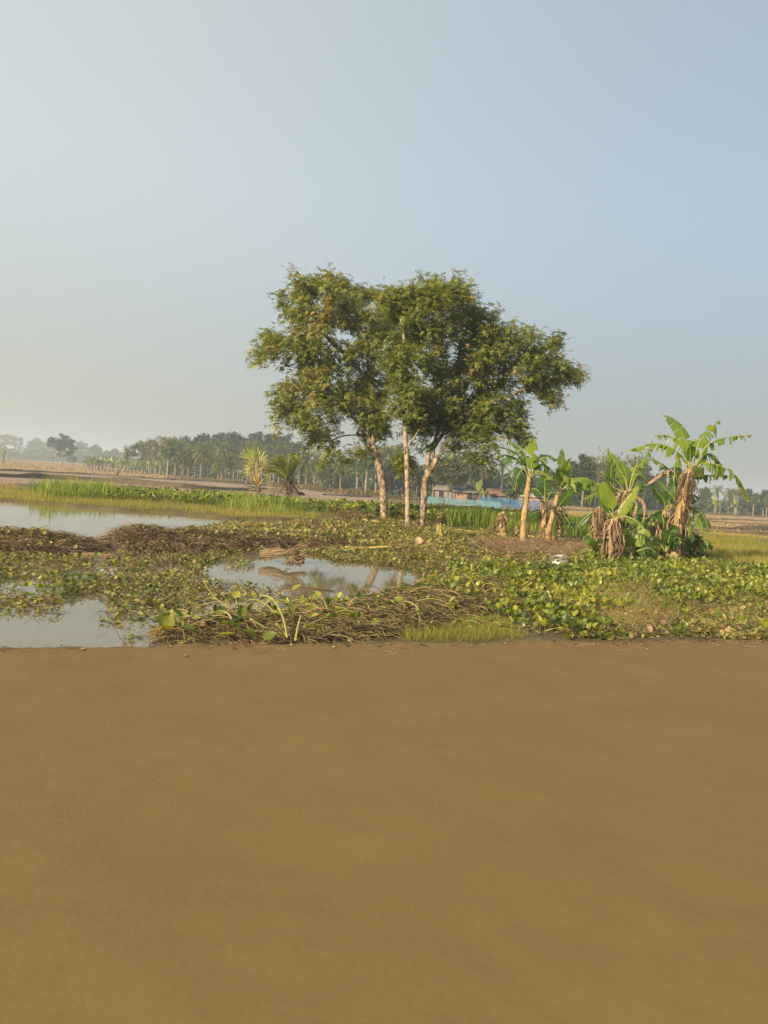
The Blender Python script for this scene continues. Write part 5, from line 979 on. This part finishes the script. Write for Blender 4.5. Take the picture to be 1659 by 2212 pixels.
# young suckers filling the foot of the clump
for i, (u, v, h, lb) in enumerate(((1365, 1224, 230, "short green banana sucker at the front centre of the right clump"), (1438, 1222, 220, "short green banana sucker left of the fruiting plant's foot"), (1300, 1222, 190, "short banana sucker at the left foot of the right clump"), (1500, 1218, 190, "short banana sucker at the right foot of the fruiting plant"), (1395, 1205, 330, "mid sized green banana sucker at the back of the right clump"), (1345, 1208, 340, "leafy green banana sucker behind the withered left plants"))):
    zx = (u-1242)/.2513; zy = (v-864)/.2513; rs = np.random.default_rng(60+i); hh = h*1.0; lf = []
    for k in range(7):
        a_ = -1.15+2.3*k/6+rs.normal(0, .15); l = hh*rs.uniform(.75, 1.15); tx = zx+math.sin(a_)*l; ty = zy-hh*.55-math.cos(a_)*l*.8; lf.append(([(zx, zy-hh*.5), (zx+(tx-zx)*.35, zy-hh*.5-(zy-hh*.5-ty)*.55), (zx+(tx-zx)*.7, zy-hh*.5-(zy-hh*.5-ty)*.92), (tx, ty+abs(math.sin(a_))*l*.22)], .27, rs.choice([.1, .3, .6]), rs.uniform(.5, .9), rs.uniform(.1, .75)))
    plant(lb, (u, v), conv4, [(zx, zy), (zx+2, zy-hh*.25), (zx, zy-hh*.5)], .08, .05, lf, 70+i, 14, G3, (.15, .4), .5)
# vine leaves and dark brush within the clump, bush at its right
def bushy(name, label, spec, mat, n_, sz, rr, cat="bush", twig=40):
    g = G(spec[0][0], spec[0][1]); g[2] = ground_h(g[0], g[1]); root = empty(name, g, label, cat); A = Acc(); B = Acc()
    for (u, v, wu, h, dp) in spec:
        q = G(u, v); w_ = wu*q[1]/FU; N = int(n_/len(spec)); d = nrm(rng.normal(size=(N, 3)))*(rng.random((N, 1))**.5); d[:, 2] = np.abs(d[:, 2]); p = q+d*[w_/2, dp, h]; put(A, [smleaf(.6, 1, .3)], p[:, 0], p[:, 1], p[:, 2], sz, (-1, .9), rr[0]+(rr[1]-rr[0])*rng.random(N))
        for _ in range(twig//len(spec)): e = nrm(rng.normal(size=3)); e[2] = abs(e[2])+.3; B.tube([q-[0, 0, .05], q+e*[w_/4, dp/2, h*.5], q+e*[w_/2.2, dp*.9, h*.95]], [.015, .01, .004], 3, r=rng.random())
    A.build("foliage", M[mat], root, False, g); B.build("twigs", M['straw'], root, False, g); return root
bushy("vine_tangle", "dark green vine growing up inside the right banana clump", [(1380, 1212, 60, .75, .5), (1415, 1208, 50, 1.25, .4), (1395, 1206, 50, .95, .4)], 'far_green', 3200, (.06, .13), (.1, .8), "vine")
bushy("weed_bush", "low dark green weedy bush at the right foot of the banana clump", [(1500, 1214, 90, .42, .7), (1540, 1218, 90, .26, .7), (1480, 1212, 60, .5, .5)], 'far_green', 5200, (.05, .11), (.1, 1), "bush")
bushy("weed_bush", "small bright weed left of the tall cut stump", [(1075, 1178, 60, .22, .5), (1062, 1160, 30, .42, .3)], 'hya_small', 1500, (.06, .12), (.2, .7), "bush")
bushy("weed_bush", "dark green bush in the reeds between the two young palms", [(590, 1090, 50, .5, .6)], 'far_green', 650, (.12, .22), (.2, .9), "bush")
bushy("weed_bush", "dark green bush in the reeds right of the young palms", [(650, 1096, 60, .5, .6)], 'far_green', 650, (.12, .22), (.2, .9), "bush")
bushy("weed_bush", "upright dark weed behind the rightmost big trunk", [(948, 1130, 16, .6, .3)], 'far_green', 160, (.12, .2), (.2, .7), "bush", 8)
# ------------------------------------------------------------------ young palms
def young_date(label, u, v, vtop):
    b = G(u, v); b[2] = ground_h(b[0], b[1]); D = b[1]; root = empty("young_date_palm", b, label, "palm tree"); k = (P(u, vtop, D)[2]-b[2]); r = np.random.default_rng(5); T = Acc()
    T.tube([b-[0, 0, .1], b+[.0, 0, k*.2], b+[-.06, 0, k*.42]], [.26, .22, .15], 9, r=.5)
    for i in range(90): q = r.random()*.42; a_ = r.uniform(0, 6.28); p = b+[0, 0, k*q]; d = np.array([math.cos(a_), math.sin(a_), 1.1]); T.tube([p+d*.1, p+d*[.35, .35, .32]], [.05, .012], 3, r=r.random())
    T.build("trunk", M['straw'], root, False, b); acs = []
    for i in range(38):
        left = i % 3 != 0; az = PI+r.normal(0, .55) if left else r.uniform(0, 6.28); el = r.uniform(.55, 1.25) if left else r.uniform(.9, 1.45)
        acs.append(frond(b+[-.06, 0, k*.42], az, el, k*r.uniform(.72, 1.02) if left else k*r.uniform(.55, .68), .42 if left else .12, 34, .085, .56, 300+i, .5))
    acc_join(acs).build("crown", M['palm_bright'], root, False, b)
    sk = [frond(b+[0, 0, k*.4], r.uniform(0, 6.28), r.uniform(-.9, .5), k*.4, .25, 12, .05, .3, 500+i, 1) for i in range(16)]; acc_join(sk).build("dead_fronds", M['dead_frond'], root, False, b)
young_date("young date palm whose fronds blow over to the left, right of the fan palm", 621, 1086, 975)
def young_fan(label, u, v):
    b = G(u, v); b[2] = ground_h(b[0], b[1]); D = b[1]; root = empty("young_fan_palm", b, label, "palm tree"); cv = lambda x, y, dd=0: P((930+x*.1808)*.54, (1720+y*.1808)*.54, D+dd); T = Acc()
    T.tube([b-[0, 0, .1], cv(575, 1400), cv(560, 1250)], [.15, .13, .1], 8, r=.4)
    for x, y in ((250, 1230), (380, 1340), (440, 1120), (760, 1290), (700, 1190), (480, 1130)): T.tube([cv(565, 1300), cv((565+x)/2, (1300+y)/2-10), cv(x, y)], [.05, .045, .03], 5, r=r_.random())
    T.build("trunk", M['dead_frond'], root, True, b)
    for i, (x, y, R_, sp, ang, dd) in enumerate(((390, 640, 300, 1.0, 2.1, 0), (540, 650, 300, 1.1, 1.75, .4), (500, 720, 240, 1.2, 2.9, -.3), (410, 860, 190, 1.5, 3.0, -.2), (400, 960, 180, 1.6, 3.9, .1), (600, 700, 260, 1.2, 1.0, .3), (650, 820, 150, 1.0, 1.2, .1), (700, 1080, 150, .8, .1, -.2))):
        hub = cv(x, y, dd); A = Acc(); s_ = D/FU*.1808*.54; nseg = 22
        lf = None; ex = IR; ez = IU; nrml = nrm(np.array([.3*math.sin(i), -1, .3*math.cos(i*2)])); e1_ = nrm(np.cross([0, 0, 1], -nrml)); e2_ = np.cross(-nrml, e1_)*-1
        e1_ = np.array([e1_[0], e1_[1], e1_[2]]); e2_ = np.array([0, 0.25*math.sin(i*3), 1.])
        if e1_[0] < 0: e1_ = -e1_
        for j in range(nseg):
            a_ = ang+(j/(nseg-1)-.5)*2*sp; d = e1_*math.cos(a_)+e2_*math.sin(a_); d = nrm(d); l = R_*s_*(.8+.25*math.sin(j*1.7)); a2 = a_+.5*2*sp/nseg*1.2; d2 = nrm(e1_*math.cos(a2)+e2_*math.sin(a2)); y_ = np.array([0, .04*(j % 2), 0])
            A.add([hub, hub+d*l*.72+y_, hub+(d+d2)/2*l*1.08+[0, 0, -.03*l], hub+d2*l*.72-y_], [[0, 1, 2, 3]], .35+.6*r_.random()*(1 if i != 0 else .4))
        lf = A.build("leaf", M['palm_bright'], root, False, b); B = Acc(); B.tube([cv(555, 1240), (cv(555, 1240)+hub)/2+[0, 0, .05], hub], [.032, .024, .016], 5, r=.75+.25*r_.random()); B.build("petiole", M['orange_stalk'], lf, True, b)
r_ = np.random.default_rng(12)
M['orange_stalk'] = leafmat("orange_petiole", [(0, (.42, .24, .05)), (1, (.60, .40, .08))], 0, .5, .3)
young_fan("young fan palm with orange leaf stalks, left of the young date palm", 559, 1086)
# ------------------------------------------------------------------ silver pot
m, n, l = newmat("aluminium"); b_ = n["Principled BSDF"]; b_.inputs["Metallic"].default_value = .7; b_.inputs["Roughness"].default_value = .42
tc = n.new("ShaderNodeTexCoord"); nz = n.new("ShaderNodeTexNoise"); nz.inputs["Scale"].default_value = 9; nz.inputs["Detail"].default_value = 6; l.new(tc.outputs["Object"], nz.inputs["Vector"])
r1 = ramp(n, [(.35, (.26, .21, .16)), (.55, (.50, .46, .40)), (.75, (.64, .60, .54))]); l.new(nz.outputs["Fac"], r1.inputs[0]); l.new(r1.outputs[0], b_.inputs["Base Color"])
g = G(1206, 1229); g[2] = ground_h(g[0], g[1]); pot = empty("cooking_pot", g, "round silver cooking pot with a flared rim lying tilted on the grass", "pot")
def lathe(prof, n_=40):
    A = Acc(); pr = np.array(prof); th = np.arange(n_)*2*PI/n_; v = np.stack([pr[:, 0:1]*np.cos(th), pr[:, 0:1]*np.sin(th), np.repeat(pr[:, 1:2], n_, 1)], -1).reshape(-1, 3)
    i = np.arange(len(pr)-1)[:, None]; j = np.arange(n_)[None]; f = np.stack([i*n_+j, i*n_+(j+1) % n_, (i+1)*n_+(j+1) % n_, (i+1)*n_+j], -1).reshape(-1, 4); A.add(v, f); return A
o = lathe([(.001, -.10), (.15, -.10), (.22, -.07), (.262, .0), (.262, .05), (.235, .10), (.205, .135), (.20, .15)]).build("pot_body", m, pot, True)
o2 = lathe([(.20, .15), (.205, .16), (.235, .172), (.238, .178), (.232, .183), (.20, .172), (.19, .15), (.195, .13), (.225, .10), (.25, .05), (.25, 0), (.21, -.06), (.001, -.09)]).build("rim", m, pot, True)
pot.location = (g[0], g[1], g[2]+.055); pot.rotation_euler = (math.radians(9), math.radians(-11), 0)
# ------------------------------------------------------------------ dead fronds lying in the pond
def dead_heap(label, cv, items, name="dead_palm_frond"):
    b = cv(*items[0][0][0]); root = None; A = Acc()
    for (pts, w) in items:
        p = np.array([cv(x, y) for x, y in pts]); p = p+rng.normal(0, .012, p.shape)+np.array([0, rng.uniform(-.25, .25), 0]); p[:, 2] = np.maximum(p[:, 2], .012); c = bez(p, 10); t = nrm(np.gradient(c, axis=0)); s = nrm(np.cross(t, [.2, -1, .4])); wd = w*.36*np.array([.5, .8, 1, 1, 1, .95, .9, .75, .5, .1])
        v = np.stack([c-s*wd[:, None], c+np.array([0, -.02, .02]), c+s*wd[:, None]], 1).reshape(-1, 3); idx = np.arange(30).reshape(10, 3); A.add(v, np.stack([idx[:-1, :-1], idx[:-1, 1:], idx[1:, 1:], idx[1:, :-1]], -1).reshape(-1, 4), rng.uniform(.45, 1))
    return tag(A.build(name, M['dead_frond'], None, False, b), label, "dead frond")
def cvh(D0_, vwl):   # close-up (1000..,2130..) scale .3014 ; heights above the water line at distance D0_
    def f(x, y):
        p = P((1000+x*.3014)*.54, (2130+y*.3014)*.54, D0_); p[2] = max(p[2], .015); return p
    return f
it = []
for k in range(60): y0 = 230+rng.uniform(0, 80); it.append(([(130+rng.uniform(0, 60), y0), (250, y0+rng.uniform(-10, 20)), (380, y0+rng.uniform(-30, 30)), (480+rng.uniform(-20, 60), 250+rng.uniform(-20, 20))], rng.uniform(.008, .022)))
for k in range(34): it.append(([(480, 260), (560, 235+rng.uniform(-20, 10)), (660, 190+rng.uniform(-30, 20)), (740+rng.uniform(-30, 60), 130+rng.uniform(-40, 60))], rng.uniform(.008, .02)))
for k in range(26): it.append(([(490, 258), (580, 270+rng.uniform(-10, 10)), (660, 280+rng.uniform(-15, 25)), (720+rng.uniform(-30, 60), 300+rng.uniform(-30, 40))], rng.uniform(.008, .02)))
it += [([(330, 100), (370, 190), (430, 240), (520, 340)], .014), ([(440, 280), (480, 310), (510, 330), (525, 350)], .02), ([(510, 150), (530, 190), (540, 215), (545, 230)], .008)]
dead_heap("big withered palm frond lying half in the near pond, its blades fanned out", cvh(17.2, 0), it)
it = []
for k in range(70): x0 = 440+rng.uniform(0, 240); it.append(([(x0, 380+rng.uniform(0, 70)), (x0+40, 360+rng.uniform(-10, 30)), (600, 330+rng.uniform(-20, 40)), (620+rng.uniform(-20, 30), 250+rng.uniform(0, 70))], rng.uniform(.008, .024)))
for k in range(16): it.append(([(600, 400), (630, 410+rng.uniform(-10, 10)), (680, 385), (710, 375+rng.uniform(0, 60))], .02))
dead_heap("small brown clump of dead frond standing in the near pond below the big one", cvh(15.3, 0), it)
def cvl(D0_):
    def f(x, y): p = P(x*.4822*.54, (2050+y*.4822)*.54, D0_); p[2] = max(p[2], .015); return p
    return f
for lb, D0_, fans in (("pale dead frond lying across the floating plants left of the pond", 16.2, [((380, 380), (880, 410), 22, .9)]), ("dead frond tips sticking up out of the plants left of the big withered frond", 15.2, [((1300, 440), (1430, 350), 14, 1)]), ("dead frond tips leaning low in the plants, left of the upright tips", 15.6, [((1130, 420), (1270, 370), 13, 1)]), ("pinkish dead frond at the foot of the brown ridge", 17.0, [((1440, 320), (1659, 280), 16, 1)])):
    it = []
    for (x0, y0), (x1, y1), n_, _ in fans:
        for k in range(n_):
            q = k/n_; x = x0+(x1-x0)*q; yb = y0+(y1-y0)*q*.3+20
            if lb.startswith("pale"): xa = x0+rng.uniform(0, 300); yy_ = y0+(xa-x0)*.06+rng.uniform(-18, 18); it.append(([(xa, yy_), (xa+80, yy_+4), (xa+160, yy_+rng.uniform(0, 14)), (xa+250+rng.uniform(0, 80), yy_+rng.uniform(5, 30))], rng.uniform(.01, .022)))
            else: it.append(([(x, yb+20), (x+rng.uniform(-10, 10), yb-20), (x+rng.uniform(-15, 15), yb-55), (x+rng.uniform(-30, 30), yb-rng.uniform(70, 110))], rng.uniform(.012, .024)))
    dead_heap(lb, cvl(D0_), it)
# floating stick and thin stakes
p = [zp(1005, 618, 13.6), zp(1150, 627, 13.5), zp(1330, 638, 13.4)]; A = Acc(); q = np.array(p); q[:, 2] = .012; A.tube(q, [.016, .02, .008], 6, r=.3); tag(A.build("floating_stick", M['straw'], origin=q[0]), "long thin dark stick floating on the open water", "stick")
# thin dry twigs poking up
for (u, v, h, lb) in ((955, 1138, 1.4, "thin upright stake in the green belt right of the forked big tree"), (725, 1075, 1.0, "thin dry weed stalk on the mud field edge")):
    g = G(u, v); A = Acc(); A.tube([g-[0, 0, .05], g+[.02, 0, h*.5], g+[.0, 0, h]], [.03, .025, .015], 5, r=.8); tag(A.build("stake", M['wood'], origin=g), lb, "stake")
# ------------------------------------------------------------------ haze: one closed box of thin air
m, n, l = newmat("haze_air"); n.remove(n["Principled BSDF"]); vs_ = n.new("ShaderNodeVolumePrincipled"); vs_.inputs["Color"].default_value = (.80, .90, 1.0, 1); vs_.inputs["Density"].default_value = .00095; vs_.inputs["Anisotropy"].default_value = .25
l.new(vs_.outputs[0], n["Material Output"].inputs["Volume"])
me = bpy.data.meshes.new("haze"); X0, X1, Y0, Y1, Z0, Z1 = -6500, 6500, -80, 6800, -3, 45
me.from_pydata([(x, y, z) for z in (Z0, Z1) for y in (Y0, Y1) for x in (X0, X1)], [], [(0, 2, 3, 1), (4, 5, 7, 6), (0, 1, 5, 4), (2, 6, 7, 3), (0, 4, 6, 2), (1, 3, 7, 5)]); me.materials.append(m)
hz = bpy.data.objects.new("haze", me); sc.collection.objects.link(hz); tag(hz, "thin pale haze over the fields", "haze", kind='stuff')
# ------------------------------------------------------------------ tidy
bpy.context.view_layer.update()
